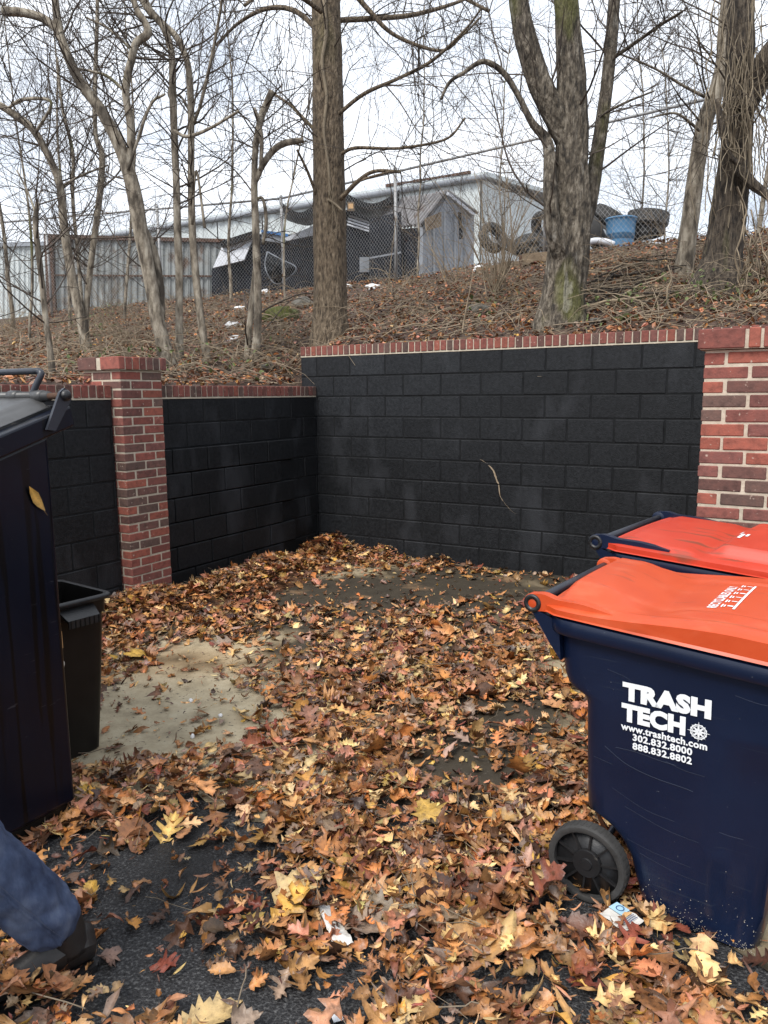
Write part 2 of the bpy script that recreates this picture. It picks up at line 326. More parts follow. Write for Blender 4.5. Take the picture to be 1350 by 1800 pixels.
def gauss(x, y, cx, cy, rx, ry): return np.exp(-((x - cx) / rx) ** 2 - ((y - cy) / ry) ** 2)
def vnoise(x, y, s, seed=0):
    return np.array([mnoise.noise((a * s + seed, b * s - seed, seed * .37)) for a, b in zip(np.ravel(x), np.ravel(y))]).reshape(np.shape(x))
def pad():
    xs = np.arange(-3.6, 4.6, .035); rows = np.concatenate([[0, .03], np.arange(.07, 2.2, .045), np.arange(2.2, 7.6, .07)])
    fx = np.interp(xs, [-3.6, -1.4, -.9, -.6, -.3, .2, .5, .8, 1.05, 1.5, 4.6], [3.1, 2.9, 2.85, 2.78, 2.8, 2.95, 2.95, 2.62, 1.95, 1.5, .9])
    fx = fx + .16 * vnoise(xs, xs * 0, 2.6, 1) + .07 * vnoise(xs, xs * 0, 8, 2) + .03 * vnoise(xs, xs * 0, 24, 3)
    X, R_ = np.meshgrid(xs, rows, indexing='ij'); Y = fx[:, None] + R_ + .03 * vnoise(X, R_, 6, 4) * (R_ == 0)
    n1 = vnoise(X, Y, 3.0, 1); n2 = vnoise(X, Y, 1.1, 5); n3 = vnoise(X, Y, 9.0, 9)
    u, v = xy2uv(X, Y)
    keep = (u > -.1) & (v < .1) & ((u < 4.6) | (Y < 3.4))
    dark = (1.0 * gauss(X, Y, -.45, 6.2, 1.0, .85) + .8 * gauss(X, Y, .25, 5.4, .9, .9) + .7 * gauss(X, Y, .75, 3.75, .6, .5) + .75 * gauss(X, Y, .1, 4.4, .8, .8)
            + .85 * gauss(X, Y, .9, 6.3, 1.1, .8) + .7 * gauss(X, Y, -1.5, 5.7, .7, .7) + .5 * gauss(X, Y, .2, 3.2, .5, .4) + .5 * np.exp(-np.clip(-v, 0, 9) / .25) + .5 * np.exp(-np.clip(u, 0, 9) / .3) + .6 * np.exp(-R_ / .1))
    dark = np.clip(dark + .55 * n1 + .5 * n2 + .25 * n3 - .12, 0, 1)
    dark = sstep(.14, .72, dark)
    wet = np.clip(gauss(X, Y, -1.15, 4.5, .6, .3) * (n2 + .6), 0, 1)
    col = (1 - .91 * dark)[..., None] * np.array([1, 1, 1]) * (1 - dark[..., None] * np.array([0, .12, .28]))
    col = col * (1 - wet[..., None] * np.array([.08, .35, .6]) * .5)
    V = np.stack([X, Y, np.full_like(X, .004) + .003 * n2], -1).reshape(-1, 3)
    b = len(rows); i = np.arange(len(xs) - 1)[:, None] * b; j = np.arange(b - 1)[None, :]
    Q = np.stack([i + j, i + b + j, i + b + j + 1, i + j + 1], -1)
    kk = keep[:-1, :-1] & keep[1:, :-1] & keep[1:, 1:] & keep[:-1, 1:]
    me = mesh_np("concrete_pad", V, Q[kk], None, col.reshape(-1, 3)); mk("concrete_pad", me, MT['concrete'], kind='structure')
pad()

def hillside():
    us = np.concatenate([np.arange(-60, -14, 4), np.arange(-14, -.3, .2), [-.1], np.arange(.1, 9, .2), np.arange(9, 60, 4)])
    vs = np.concatenate([np.arange(-9, -.1, .3), [.1], np.arange(.3, 10, .2), np.arange(10, 110, 5)])
    U, V_ = np.meshgrid(us, vs, indexing='ij'); X, Y = uv2xy(U, V_); Z = hill_z(X, Y)
    Z = Z + .045 * vnoise(X, Y, 1.6, 3) * sstep(.2, .8, np.maximum(V_, -U)) + .02 * vnoise(X, Y, 5.0, 4) * sstep(.1, .5, np.maximum(V_, -U))
    b = len(vs); i = np.arange(len(us) - 1)[:, None] * b; j = np.arange(b - 1)[None, :]
    Q = np.stack([i + j, i + b + j, i + b + j + 1, i + j + 1], -1)
    uc, vc = (U[:-1, :-1] + U[1:, 1:]) / 2, (V_[:-1, :-1] + V_[1:, 1:]) / 2
    kk = (vc > .1) | (uc < -.1) | ((uc > 4.6) & (vc > -2.5))
    me = mesh_np("hillside", np.stack([X, Y, Z], -1).reshape(-1, 3), Q[kk]); mk("hillside", me, MT['soil'], kind='structure')
hillside()

# ================================================================== masonry
BRICKS = [(.150, .047, .036), (.125, .045, .036), (.085, .041, .034), (.175, .054, .037), (.075, .045, .037), (.14, .047, .037), (.155, .050, .038), (.11, .043, .036)]
def brick_colour(o, bright=1.0):
    c = random.choice(BRICKS); k = random.uniform(.85, 1.2) * bright; o.color = (c[0] * k, c[1] * k, c[2] * k, 1); return o
ZTOP = 2.013; COURSE = .2032
def wall_pieces(root, axis, face, s0, s1, rows, back, shift=0.0, proud=None):
    """blocks of one wall in the local frame of the enclosure; axis is the running direction, back the side the thickness lies on"""
    th = .2
    for k in rows:
        zc = ZTOP - COURSE * (k + .5); s = s0 + shift + (0 if k % 2 else -.2032)
        while s < s1 - .01:
            a, b = max(s, s0), min(s + .4064, s1); s += .4064
            if b - a < .03: continue
            ln = round(b - a - .0095, 3); off = random.uniform(-.0016, .0016)
            if proud and k >= proud[0] and (a + b) / 2 < proud[1]: off -= back * proud[2]
            c, f = (a + b) / 2, face + back * th / 2 + off
            if axis == 'u': me = cbox(ln, th, .1937, .006, MT['block']); loc = (c, f, zc)
            else: me = cbox(th, ln, .1937, .006, MT['block']); loc = (f, c, zc)
            o = mk("block", me, None, root, loc, (random.uniform(-.002, .002), random.uniform(-.002, .002), random.uniform(-.002, .002)))
            t = random.uniform(.8, 1.15)
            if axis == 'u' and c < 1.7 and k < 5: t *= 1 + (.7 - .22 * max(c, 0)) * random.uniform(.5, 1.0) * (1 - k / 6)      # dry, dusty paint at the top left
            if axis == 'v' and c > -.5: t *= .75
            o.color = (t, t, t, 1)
    z0, z1 = ZTOP - COURSE * (rows[-1] + 1), ZTOP - COURSE * rows[0]
    a = Acc(); f = face + back * (th / 2); ln = s1 - s0 - .012; c = ((s0 + s1) / 2); tt = th - .009
    a.box((c, f, (z0 + z1) / 2) if axis == 'u' else (f, c, (z0 + z1) / 2), (ln, tt, z1 - z0 + .004) if axis == 'u' else (tt, ln, z1 - z0 + .004))
    a.build("mortar_joint", MT['joint'], root, smooth=False)
def coping(root, axis, face, s0, s1, z, back):
    n = int(round((s1 - s0) / .0672)); p = (s1 - s0) / n; zc = z + .013 + .046
    for i in range(n):
        c = s0 + p * (i + .5); f = face + back * .100 - back * random.uniform(.0, .004)
        w = .057 + random.uniform(-.003, .003)
        rot = (0, random.uniform(-.02, .02), random.uniform(-.012, .012)) if axis == 'u' else (random.uniform(-.02, .02), 0, random.uniform(-.012, .012))
        if axis == 'u': o = mk("brick", cbox(.057, .208, .092, .004, MT['brick']), None, root, (c, f, zc + random.uniform(-.002, .002)), rot, (w / .057, 1, 1))
        else: o = mk("brick", cbox(.208, .057, .092, .004, MT['brick']), None, root, (f, c, zc + random.uniform(-.002, .002)), rot, (1, w / .057, 1))
        brick_colour(o, 1.2)
    a = Acc(); f = face + back * .1; c = (s0 + s1) / 2; ln = s1 - s0 - .004
    a.box((c, f, z + .053) if axis == 'u' else (f, c, z + .053), (ln, .196, .095) if axis == 'u' else (.196, ln, .095))
    a.box((c, f, z + .0045) if axis == 'u' else (f, c, z + .0045), (ln - .01, .2035, .011) if axis == 'u' else (.2035, ln - .01, .011))
    a.build("mortar", MT['mortar'], root, smooth=False)

back_wall = empty("block_wall", (CX, CY, 0), PHI, label="tall black painted block wall with brick coping at the back of the enclosure", cat="wall")
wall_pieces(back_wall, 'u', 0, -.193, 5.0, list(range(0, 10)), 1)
coping(back_wall, 'u', 0, -.193, 5.0, ZTOP, 1)
def local_uv(px, py, v=0.0):
    w = ray(px, py); t = (v + CX * NV[0] + CY * NV[1]) / (w[0] * NV[0] + w[1] * NV[1]); P = np.array([0, 0, EYE]) + t * w
    return xy2uv(P[0], P[1])[0], P[2]
def scuff():
    a = Acc()
    for path, wd in (([(846, 808), (852, 812), (860, 816)], 6), ([(860, 818), (868, 828), (872, 840), (876, 850)], 5), ([(877, 852), (879, 870), (884, 880)], 1.8), ([(884, 880), (892, 890), (901, 899), (907, 903)], 1.0)):
        pts = [local_uv(*p) for p in path]; pts = catmull([(u, -.0045, z) for u, z in pts], 4)
        L = []; R_ = []
        for q in pts:
            w = pxw(wd, 7.0) * .5 * random.uniform(.5, 1.3); L.append(q + [-w, 0, w * .4]); R_.append(q + [w, 0, -w * .4])
        a.grid(np.array([L, R_]))
    a.build("scuff_mark", MT['scuff'], back_wall, label="bare brown scrape and trailing root mark on the black paint")
scuff()

left_wall = empty("block_wall", (CX, CY, 0), PHI, label="low black block wall with brick coping between the corner and the free brick pillar", cat="wall")
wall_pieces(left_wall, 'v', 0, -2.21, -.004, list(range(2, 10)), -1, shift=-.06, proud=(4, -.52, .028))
coping(left_wall, 'v', 0, -2.21, -.004, ZTOP - 2 * COURSE, -1)
left_wall2 = empty("block_wall", (CX, CY, 0), PHI, label="low black block wall with brick coping left of the pillar, behind the dumpster", cat="wall")
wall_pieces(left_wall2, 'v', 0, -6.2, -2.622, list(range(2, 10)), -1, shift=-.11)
coping(left_wall2, 'v', 0, -6.2, -2.622, ZTOP - 2 * COURSE, -1)
pc = xy2uv(1.55, 3.75)
right_wall = empty("block_wall", (CX, CY, 0), PHI, label="black block side wall with brick coping hidden behind the near right pillar", cat="wall")
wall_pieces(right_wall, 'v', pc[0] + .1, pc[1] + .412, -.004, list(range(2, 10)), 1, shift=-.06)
coping(right_wall, 'v', pc[0] + .1, pc[1] + .412, -.004, ZTOP - 2 * COURSE, 1)

def pillar(x, y, rz, label, first, bright, cap_mode):
    root = empty("brick_pillar", (x, y, 0), rz, label=label, cat="pillar")
    B1 = cbox(.194, .092, .057, .004, MT['brick']); B2 = cbox(.092, .194, .057, .004, MT['brick'])
    for i in range(27):
        z = 1.815 - .0677 * (i + .5)
        if (i + first) % 2 == 0: P = [(B1, .0985, .046), (B1, .3075, .046), (B1, .0985, .36), (B1, .3075, .36), (B2, .046, .203), (B2, .36, .203)]
        else: P = [(B2, .046, .0985), (B2, .046, .3075), (B2, .36, .0985), (B2, .36, .3075), (B1, .203, .046), (B1, .203, .36)]
        for me, bx, by in P:
            j = lambda s: random.uniform(-s, s)
            o = mk("brick", me, None, root, (bx + j(.0022), by + j(.0012), z + j(.0018)), (j(.006), j(.009), j(.006)), (1 + j(.012), 1 + j(.012), 1 + j(.05)))
            brick_colour(o, bright)
    zc = 1.815 + .012 + .046
    if cap_mode == 'rowlock':
        for i in range(7):
            for yy in (.074, .332):
                o = mk("brick", cbox(.057, .205, .092, .004, MT['brick']), None, root, (-.0315 + .0671 * (i + .5), yy + random.uniform(-.003, .003), zc), (random.uniform(-.015, .015), 0, 0)); brick_colour(o, bright)
    else:
        for yy in (.012 - .0, .1, .2, .3, .394):
            o = mk("brick", cbox(.205, .082, .092, .004, MT['brick']), None, root, (.074, yy, zc), (0, 0, random.uniform(-.01, .01))); brick_colour(o, bright)
        for i in range(4):
            for yy in (.074, .332):
                o = mk("brick", cbox(.05, .205, .092, .004, MT['brick']), None, root, (.218 + .0635 * i, yy, zc), (random.uniform(-.01, .01), 0, 0)); brick_colour(o, bright)
    a = Acc(); a.box((.203, .203, .89), (.3965, .3965, 1.86)); a.box((.203, .203, 1.868), (.444, .448, .088)); a.build("mortar", MT['mortar'], root, smooth=False)
    return root
px_, py_ = uv2xy(.1, -2.619)
pillar(px_, py_, PHI + math.pi / 2, "free standing red brick pillar with overhanging brick cap in the left wall", 0, 1.38, 'rowlock')
pillar(1.55, 3.75, PHI, "near red brick pillar behind the orange-lidded carts at the right edge", 1, 1.4, 'mixed')

# ================================================================== beyond the wall: yard buildings, fence, junk
def P3(px, py, Y): return at(px, py, Y)
def prism_part(name, mat, root, pts, thick, smooth=False, **k):
    """flat piece with real thickness: outline points (px,py,Y) given in space, swept away from the camera"""
    P = np.array([P3(*q) for q in pts]); n = np.cross(P[1] - P[0], P[-1] - P[0]); n /= np.linalg.norm(n)
    if n[1] < 0: n = -n
    return Acc().prism(P, n * thick).build(name, mat, root, smooth=smooth, **k)
def ribbed(name, mat, root, A, B, C, D, nrib, amp, thick=.03, **k):
    """corrugated sheet spanning A-B (top edge) and D-C (bottom edge)"""
    A, B, C, D = [np.array(q, float) for q in (A, B, C, D)]; n = np.cross(B - A, D - A); n /= np.linalg.norm(n)
    if n[1] > 0: n = -n
    t = np.linspace(0, 1, nrib * 6 + 1); w = amp * np.clip(1.6 * np.cos(t * nrib * 2 * math.pi), -1, 1)
    rows = []
    for s in (0, .5, 1):
        rows.append((A * (1 - s) + D * s)[None] * (1 - t[:, None]) + (B * (1 - s) + C * s)[None] * t[:, None] + n[None] * w[:, None])
    a = Acc(); a.grid(np.array(rows)); a.grid(np.array(rows) - n * thick)
    return a.build(name, mat, root, smooth=False, **k)
YARD = 3.7
# --- long white building
wb = empty("warehouse", (3.4, 26, YARD), label="long white metal building with low roof behind the sheds", cat="building")
K0 = at(846, 314, 26.0); zt = K0[2]
Lend = np.array([-20.0, 26 + 23.4 * .56]); Rend = np.array([3.39 + 9, 26 + 9 * 1.3]); Kc = K0[:2]
back = Lend + (Rend - Kc)
def vwall(p, q, n, name="wall_panel"):
    wb_in = wb.location
    for i in range(n):
        a = p + (q - p) * (i / n + .0012); b = p + (q - p) * ((i + 1) / n - .0012)
        A = np.array([a[0], a[1], zt]); B = np.array([b[0], b[1], zt]); C = np.array([b[0], b[1], YARD]); D = np.array([a[0], a[1], YARD])
        o = ribbed(name, MT['white_metal'], wb, A, B, C, D, 5, .02)
        o.location = -wb.location
vwall(Lend, Kc, 12); vwall(Kc, Rend, 5)
cen = (Lend + Rend) / 2
rf = Acc(); ov = .25
def out(p): d = p - cen; return p + d / np.linalg.norm(d) * ov
q = [out(Kc), out(Rend), out(back), out(Lend)]; ridge = [(out(Lend) + out(back)) / 2, (out(Kc) + out(Rend)) / 2]
top = zt + .02
Vr = [[*q[0], top], [*q[1], top], [*q[2], top], [*q[3], top], [*ridge[0], top + .5], [*ridge[1], top + .5]]
Vr2 = [[v[0], v[1], v[2] + .14] for v in Vr]
rf.add(Vr + Vr2, [[0, 5, 4, 3], [5, 1, 2, 4], [6, 9, 10, 11], [11, 10, 8, 7], [0, 3, 9, 6], [1, 7, 8, 2], [0, 6, 11, 5], [5, 11, 7, 1], [3, 4, 10, 9], [4, 2, 8, 10]])
o = rf.build("roof", MT['white_metal'], wb, smooth=False); o.location = -wb.location
g = Acc(); e0, e1 = q[3], q[0]; g.tube([[*e0, top - .02], [*(e0 * .5 + e1 * .5), top - .02], [*e1, top - .02]], .09, 8); o = g.build("gutter", MT['grey_panel'], wb); o.location = -wb.location
g = Acc(); dd = (e0 - e1) / np.linalg.norm(e0 - e1)
for i in range(9):
    c = e1 + dd * (.7 + i * .35); g.box((c[0], c[1], top + .19), (.33, .08, .05 + .05 * random.random()), Matrix.Rotation(math.atan2(dd[1], dd[0]), 3, 'Z'))
o = g.build("rusted_roof_edge", MT['rust'], wb, smooth=False); o.location = -wb.location
# --- small white trailer far left
wt = empty("trailer", (-9.5, 23.5, YARD), label="white sided trailer at the far left behind the saplings", cat="trailer")
for i in range(4):
    x0, x1 = -60 + i * 37, -60 + (i + 1) * 37 - .6
    o = ribbed("side_panel", MT['white_metal'], wt, at(x0, 434 - i * 1.5, 23.5), at(x1, 433 - i * 1.5, 23.5), at(x1, 570, 23.5), at(x0, 570, 23.5), 4, .02); o.location = -wt.location
o = prism_part("top_rail", MT['grey_panel'], wt, [(-62, 428, 23.4), (90, 424, 23.4), (90, 431, 23.4), (-62, 436, 23.4)], .2); o.location = -wt.location
o = Acc().prism([at(-60, 434, 23.6), at(88, 430, 23.6), at(88, 570, 23.6), at(-60, 570, 23.6)], (-.5, 2.4, 0)).build("box", MT['white_metal'], wt, smooth=False); o.location = -wt.location
# --- rusty container
ct = empty("shipping_container", (-6, 21.4, YARD), label="weathered silver container with rusty brown top rail and corner post behind the fence", cat="container")
def put(o, r): o.location = -r.location; return o
nP = 9
for i in range(nP):
    x0 = 88 + (402 - 88) * i / nP; x1 = 88 + (402 - 88) * (i + 1) / nP - .7
    t0 = 417 + 8 * i / nP; t1 = 417 + 8 * (i + 1) / nP
    put(ribbed("side_panel", MT['container_metal'], ct, at(x0, t0, 21.4), at(x1, t1, 21.4), at(x1, 575, 21.4), at(x0, 575, 21.4), 3, .025), ct)
put(prism_part("top_rail", MT['rust'], ct, [(77, 411, 21.3), (404, 420, 21.3), (404, 426, 21.3), (77, 419, 21.3)], .15), ct)
put(prism_part("corner_post", MT['rust'], ct, [(77, 411, 21.28), (90, 411, 21.28), (100, 575, 21.28), (84, 575, 21.28)], .2), ct)
put(prism_part("corner_post", MT['grey_panel'], ct, [(396, 420, 21.28), (405, 420, 21.28), (405, 575, 21.28), (396, 575, 21.28)], .2), ct)
put(prism_part("bottom_rail", MT['rust'], ct, [(84, 482, 21.33), (404, 484, 21.33), (404, 487, 21.33), (84, 485, 21.33)], .04), ct)
put(Acc().prism([at(80, 413, 21.6), at(402, 422, 21.6), at(402, 575, 21.6), at(80, 575, 21.6)], (-.4, 2.3, 0)).build("box", MT['container_metal'], ct, smooth=False), ct)
# --- dark camper with pale panels
cm = empty("camper", (-3.2, 19.4, YARD), label="dark camper body with pale sloping side panel and blue trim beside the fence post", cat="camper")
put(Acc().prism([at(372, 474, 19.6), at(392, 430, 19.6), at(447, 412, 19.6), at(520, 412, 19.6), at(556, 415, 19.6), at(556, 560, 19.6), at(372, 560, 19.6)], (0, 1.8, 0)).build("body", MT['dark_panel'], cm, smooth=False), cm)
put(prism_part("sloping_panel", MT['white_panel'], cm, [(374, 471, 19.4), (390, 434, 19.5), (446, 416, 19.5), (429, 457, 19.4)], .05), cm)
put(prism_part("roof_edge", MT['black_sheet'], cm, [(387, 424, 19.35), (447, 405, 19.35), (447, 417, 19.35), (389, 434, 19.35)], .25), cm)
put(prism_part("blue_trim", MT['blue_trim'], cm, [(459, 404, 19.45), (506, 411, 19.45), (506, 416, 19.45), (459, 408, 19.45)], .08), cm)
put(prism_part("rear_panel", MT['grey_panel'], cm, [(460, 409, 19.5), (506, 416, 19.5), (500, 428, 19.5), (460, 422, 19.5)], .05), cm)
put(prism_part("pale_panel", MT['white_panel'], cm, [(499, 419, 19.35), (557, 394, 19.35), (557, 412, 19.35), (505, 423, 19.35)], .05), cm)
for xx in (398, 414, 470, 486, 520, 536): put(prism_part("seam_strip", MT['black_sheet'], cm, [(xx, 475, 19.38), (xx + 2, 475, 19.38), (xx + 2, 550, 19.38), (xx, 550, 19.38)], .03), cm)
# --- sagging black tarps
def tarp(name, label, e0, e1, b, Y, depth):
    A, B, M_ = at(*e0, Y), at(*e1, Y), at(*b, Y); t = np.linspace(0, 1, 15); rows = []
    for d in np.linspace(0, depth, 5):
        sag = 4 * t * (1 - t); mid = (A + B) / 2; dz = (M_[2] - mid[2])
        r = A[None] * (1 - t[:, None]) + B[None] * t[:, None]; r[:, 1] += d; r[:, 2] += dz * sag * (1 if d < depth * .6 else .5) + .015 * np.sin(9 * t + d * 4); rows.append(r)
    G = np.array(rows); a = Acc(); a.grid(G); a.grid(G + [0, 0, .14 + 0 * Y])
    a.grid(np.array([G[0], G[0] + [0, 0, .14]])); a.grid(np.array([G[-1], G[-1] + [0, 0, .14]]))
    return a.build(name, MT['black_sheet'], None, label=label, cat="tarp")
tarp("tarp", "black tarp sagging over the yard right of the big trunk", (606, 349), (702, 346), (645, 368), 17.6, 1.5)
tarp("tarp", "black tarp drooping from the roof edge left of the big trunk", (492, 363), (560, 362), (545, 383), 18.6, 1.4)
# --- black shed with white slats
bs = empty("shed", (-.6, 17.6, YARD), label="black boarded shed with white louvre slats right of the big trunk", cat="shed")
put(Acc().prism([at(596, 378, 17.8), at(612, 372, 17.8), at(650, 388, 17.8), at(650, 560, 17.8), at(596, 560, 17.8)], (.1, 1.6, 0)).build("wall", MT['dark_panel'], bs, smooth=False), bs)
for i in range(4): put(prism_part("slat", MT['white_panel'], bs, [(613 - i, 377 + i * 5.2, 17.7), (649, 389 + i * 5.2, 17.7), (649, 392 + i * 5.2, 17.7), (613 - i, 380 + i * 5.2, 17.7)], .04), bs)
put(prism_part("roof_edge", MT['black_sheet'], bs, [(594, 373, 17.6), (612, 368, 17.6), (652, 384, 17.6), (652, 388, 17.6), (612, 373, 17.6), (594, 379, 17.6)], 1.7), bs)
put(prism_part("pale_post", MT['grey_panel'], bs, [(632, 452, 17.6), (649, 452, 17.6), (649, 478, 17.6), (632, 478, 17.6)], .1), bs)
lb = empty("lamp_box", tuple(at(617, 372, 17.5)), label="small tan box lamp hanging under the black tarp", cat="lamp")
a = Acc(); a.box((0, 0, .1), (.15, .12, .18)); a.build("housing", MT['timber'], lb, smooth=False); a = Acc(); a.box((0, -.065, .1), (.1, .02, .1)); a.build("glass", MT['paper_tan'], lb, smooth=False)
# --- shed with corrugated roof
gs = empty("shed", (1.0, 16.6, YARD), label="small grey gabled shed with bent corrugated roof sheets behind the fence", cat="shed")
A, R2, E2, E1, G2 = at(789, 338, 17.0), at(690, 352, 18.2), at(655, 402, 17.6), at(742, 395, 16.4), at(834, 377, 17.9)
for i in range(5):
    f0, f1 = i / 5 + .004, (i + 1) / 5 - .004
    lp = lambda p, q_, f: p * (1 - f) + q_ * f
    lift = np.array([0, 0, random.uniform(0, .05)])
    put(ribbed("roof_sheet", MT['corrugated'], gs, lp(R2, A, f0) + lift, lp(R2, A, f1) + lift, lp(E2, E1, f1), lp(E2, E1, f0), 3, .03), gs)
low = lambda p: np.array([p[0], p[1], YARD - .3])
gab = np.array([E1 + [.02, .05, -.03], A + [.02, .05, -.05], G2 + [0, .05, -.03], low(G2), low(E1)])
put(Acc().prism(gab, (-.08, .06, 0)).build("gable_wall", MT['grey_panel'], gs, smooth=False), gs)
for i in range(1, 5):
    f = i / 5.0; b0 = lp(low(E1), low(G2), f); hh = (lp(E1, A, f * 2) if f < .5 else lp(A, G2, f * 2 - 1))[2]
    put(Acc().prism([b0 + [.0, -.02, 0], b0 + [.03, -.02, 0], np.array([b0[0] + .03, b0[1] - .02, hh - .06]), np.array([b0[0], b0[1] - .02, hh - .06])], (0, .03, 0)).build("batten", MT['grey_panel'], gs, smooth=False), gs)
put(prism_part("door_gap", MT['black_sheet'], gs, [(806, 372, 17.1), (811, 374, 17.12), (814, 420, 17.12), (808, 420, 17.1)], .03), gs)
put(Acc().prism([E2 + [0, .1, -.03], E1 + [0, .1, -.03], low(E1) + [0, .1, 0], low(E2) + [0, .1, 0]], (.05, .1, 0)).build("front_wall", MT['dark_panel'], gs, smooth=False), gs)
put(prism_part("brown_opening", MT['timber'], gs, [(748, 384, 16.3), (776, 372, 16.6), (776, 398, 16.6), (750, 406, 16.3)], .03), gs)  # flat brown sheet standing in for the opening in the shed
put(prism_part("barge_board", MT['white_panel'], gs, [(789, 337, 16.9), (835, 375, 17.8), (834, 380, 17.8), (788, 343, 16.9)], .05), gs)
put(Acc().prism([A + [0, 0, .02], G2 + [.1, 0, .02], G2 + [-1.1, 1.1, .15], R2 + [0, .3, 0]], (0, 0, .03)).build("rear_roof", MT['corrugated'], gs, smooth=False), gs)
pb = empty("plywood_board", tuple(at(676, 480, 16.9)), label="tall dark grey board leaning between the tarp and the corrugated shed", cat="board")
put(prism_part("sheet", MT['dark_panel'], pb, [(650, 384, 17.0), (704, 372, 16.8), (706, 500, 16.7), (652, 506, 16.9)], .06), pb)
put(prism_part("batten", MT['grey_panel'], pb, [(650, 452, 16.72), (705, 442, 16.6), (705, 445, 16.6), (650, 455, 16.72)], .03), pb)
# quilted black cover hanging on the fence
def quilt():
    pts = np.array([(470, 443), (494, 456), (520, 470), (508, 487), (487, 499), (473, 486), (466, 466)], float)
    c = pts.mean(0); a = Acc(); n = 28; bd = catmull(np.hstack([np.vstack([pts, pts[:1]]), np.zeros((8, 1))]), 5)[:-1, :2]
    rows = [np.array([at(*(c + (b - c) * s), 18.0 - .22 * (1 - s ** 2) + .02 * math.sin(i * 1.1)) for i, b in enumerate(np.vstack([bd, bd[:1]]))]) for s in np.linspace(.02, 1, 7)]
    root = empty("quilted_cover", tuple(at(490, 498, 18.0)), label="black quilted pad with pale rim slumped against the fence post", cat="cover")
    a.grid(np.array(rows)); a.grid(np.array(rows) + [0, .06, 0]); put(a.build("pad", MT['black_sheet'], root), root)
    put(Acc().tube(rows[-1], .018, 6).build("rim", MT['grey_panel'], root), root)
quilt()

# --- chain link fence
def fence():
    root = empty("chain_link_fence", (FA[0], FA[1], 4.0), label="rusty chain link fence with top rail along the crest of the bank", cat="fence")
    pl = [np.array([-13.0, 20.8]), FA, FB, FB + FDIR * 3.0]
    segs = []
    for a_, b_ in zip(pl[:-1], pl[1:]):
        L = np.linalg.norm(b_ - a_); segs.append((a_, (b_ - a_) / L, L))
    ztop = lambda p: 5.86 - .14 * np.clip((p[0] + 2.18) / 7.06, -0.2, 1.5)
    posts = [FA + FDIR * s for s in (0, 3.24, 6.47, 9.33)] + [FA + (pl[0] - FA) / np.linalg.norm(pl[0] - FA) * s for s in (3.1, 6.2, 9.3)] + [FB + FDIR * .35 + [.05, .3]]
    for i, p in enumerate(posts):
        zb = float(hill_z(*p)) - .1; a = Acc(); a.tube([[p[0], p[1], zb], [p[0] + .01, p[1], (zb + ztop(p)) / 2], [p[0], p[1], ztop(p) + .03]], .032 if i != 3 else .045, 8)
        a.lathe([(.001, .06), (.03, .05), (.04, .02), (.038, 0)], 8, c=(p[0], p[1], ztop(p) + .02))
        put(a.build("post", MT['galv'], root), root)
    for a_, d_, L in segs:
        b_ = a_ + d_ * L; A = Acc(); A.tube([[*a_, ztop(a_)], [*((a_ + b_) / 2), ztop((a_ + b_) / 2)], [*b_, ztop(b_)]], .024, 8); put(A.build("top_rail", MT['galv'], root), root)
    W = Acc(); pitch = .078
    for a_, d_, L in segs:
        n = int(L / pitch); H0, H1 = 3.72, 0
        for i in range(-26, n + 1):
            for sgn in (1, -1):
                s0 = i * pitch if sgn > 0 else (i + 26) * pitch; zt_ = ztop(a_ + d_ * np.clip(s0, 0, L)) - .02
                run = (zt_ - H0) / 1.12 * sgn; s1 = s0 + run
                z0, z1 = H0, zt_
                lo_, hi_ = (s0, s1)
                def clip(s0, z0, s1, z1):
                    for lim, side in ((0, -1), (L, 1)):
                        f = lambda s: (s - lim) * side > 0
                        if f(s0) and f(s1): return None
                        if f(s0): t = (lim - s0) / (s1 - s0); z0 = z0 + (z1 - z0) * t; s0 = lim
                        elif f(s1): t = (lim - s0) / (s1 - s0); z1 = z0 + (z1 - z0) * t; s1 = lim
                    return s0, z0, s1, z1
                c = clip(s0, z0, s1, z1)
                if not c: continue
                p, q_ = a_ + d_ * c[0], a_ + d_ * c[2]; off = .004 * sgn
                W.tube([[p[0], p[1] + off, c[1]], [q_[0], q_[1] + off, c[3]]], .0022, 3, cap=False)
    put(W.build("wire_mesh", MT['galv'], root, kind='stuff'), root)
fence()

# --- tyres, drum, timber and litter on the crest
def tyre_mesh():
    prof = [(.19, -.09), (.2, -.1), (.27, -.115), (.315, -.1), (.33, -.07), (.325, -.065), (.332, -.02), (.325, -.015), (.332, .02), (.325, .025), (.33, .07), (.315, .1), (.27, .115), (.2, .1), (.19, .09), (.215, .07), (.25, 0), (.215, -.07), (.19, -.09)]
    a = Acc().lathe(prof, 36); return mesh_np("tyre", np.vstack(a.V), np.vstack(a.Q))
TY = tyre_mesh(); TY.materials.append(MT['tyre'])
def tyre(px, py, Y, rx, ry, s, label):
    o = mk("tyre", TY, None, None, tuple(at(px, py, Y)), (rx, ry, random.uniform(0, 3)), (s, s, s), label=label, cat="tyre", group="old tyres dumped along the fence")
tyre(1139, 385, 12.9, .05, .1, 1.0, "black tyre lying flat on top right of the blue drum")
tyre(1137, 406, 12.95, -.05, 0, .85, "smaller tyre under the flat one right of the blue drum")
tyre(1074, 384, 13.1, .3, .5, .95, "tilted tyre rising behind the blue drum")
tyre(1043, 408, 12.9, .9, .6, 1.1, "large tyre leaning left of the blue drum")
tyre(955, 398, 14.0, 1.3, .2, .8, "grey worn tyre standing upright behind the bare fence post")
tyre(988, 412, 13.8, 1.0, .5, .8, "black tyre standing left of the forked trunk")
tyre(866, 418, 14.6, 1.2, -.3, .85, "big tyre at the left end of the tyre heap behind the shrub")
tyre(900, 434, 14.3, .4, .3, .85, "tyre lying low in the middle of the heap behind the shrub")
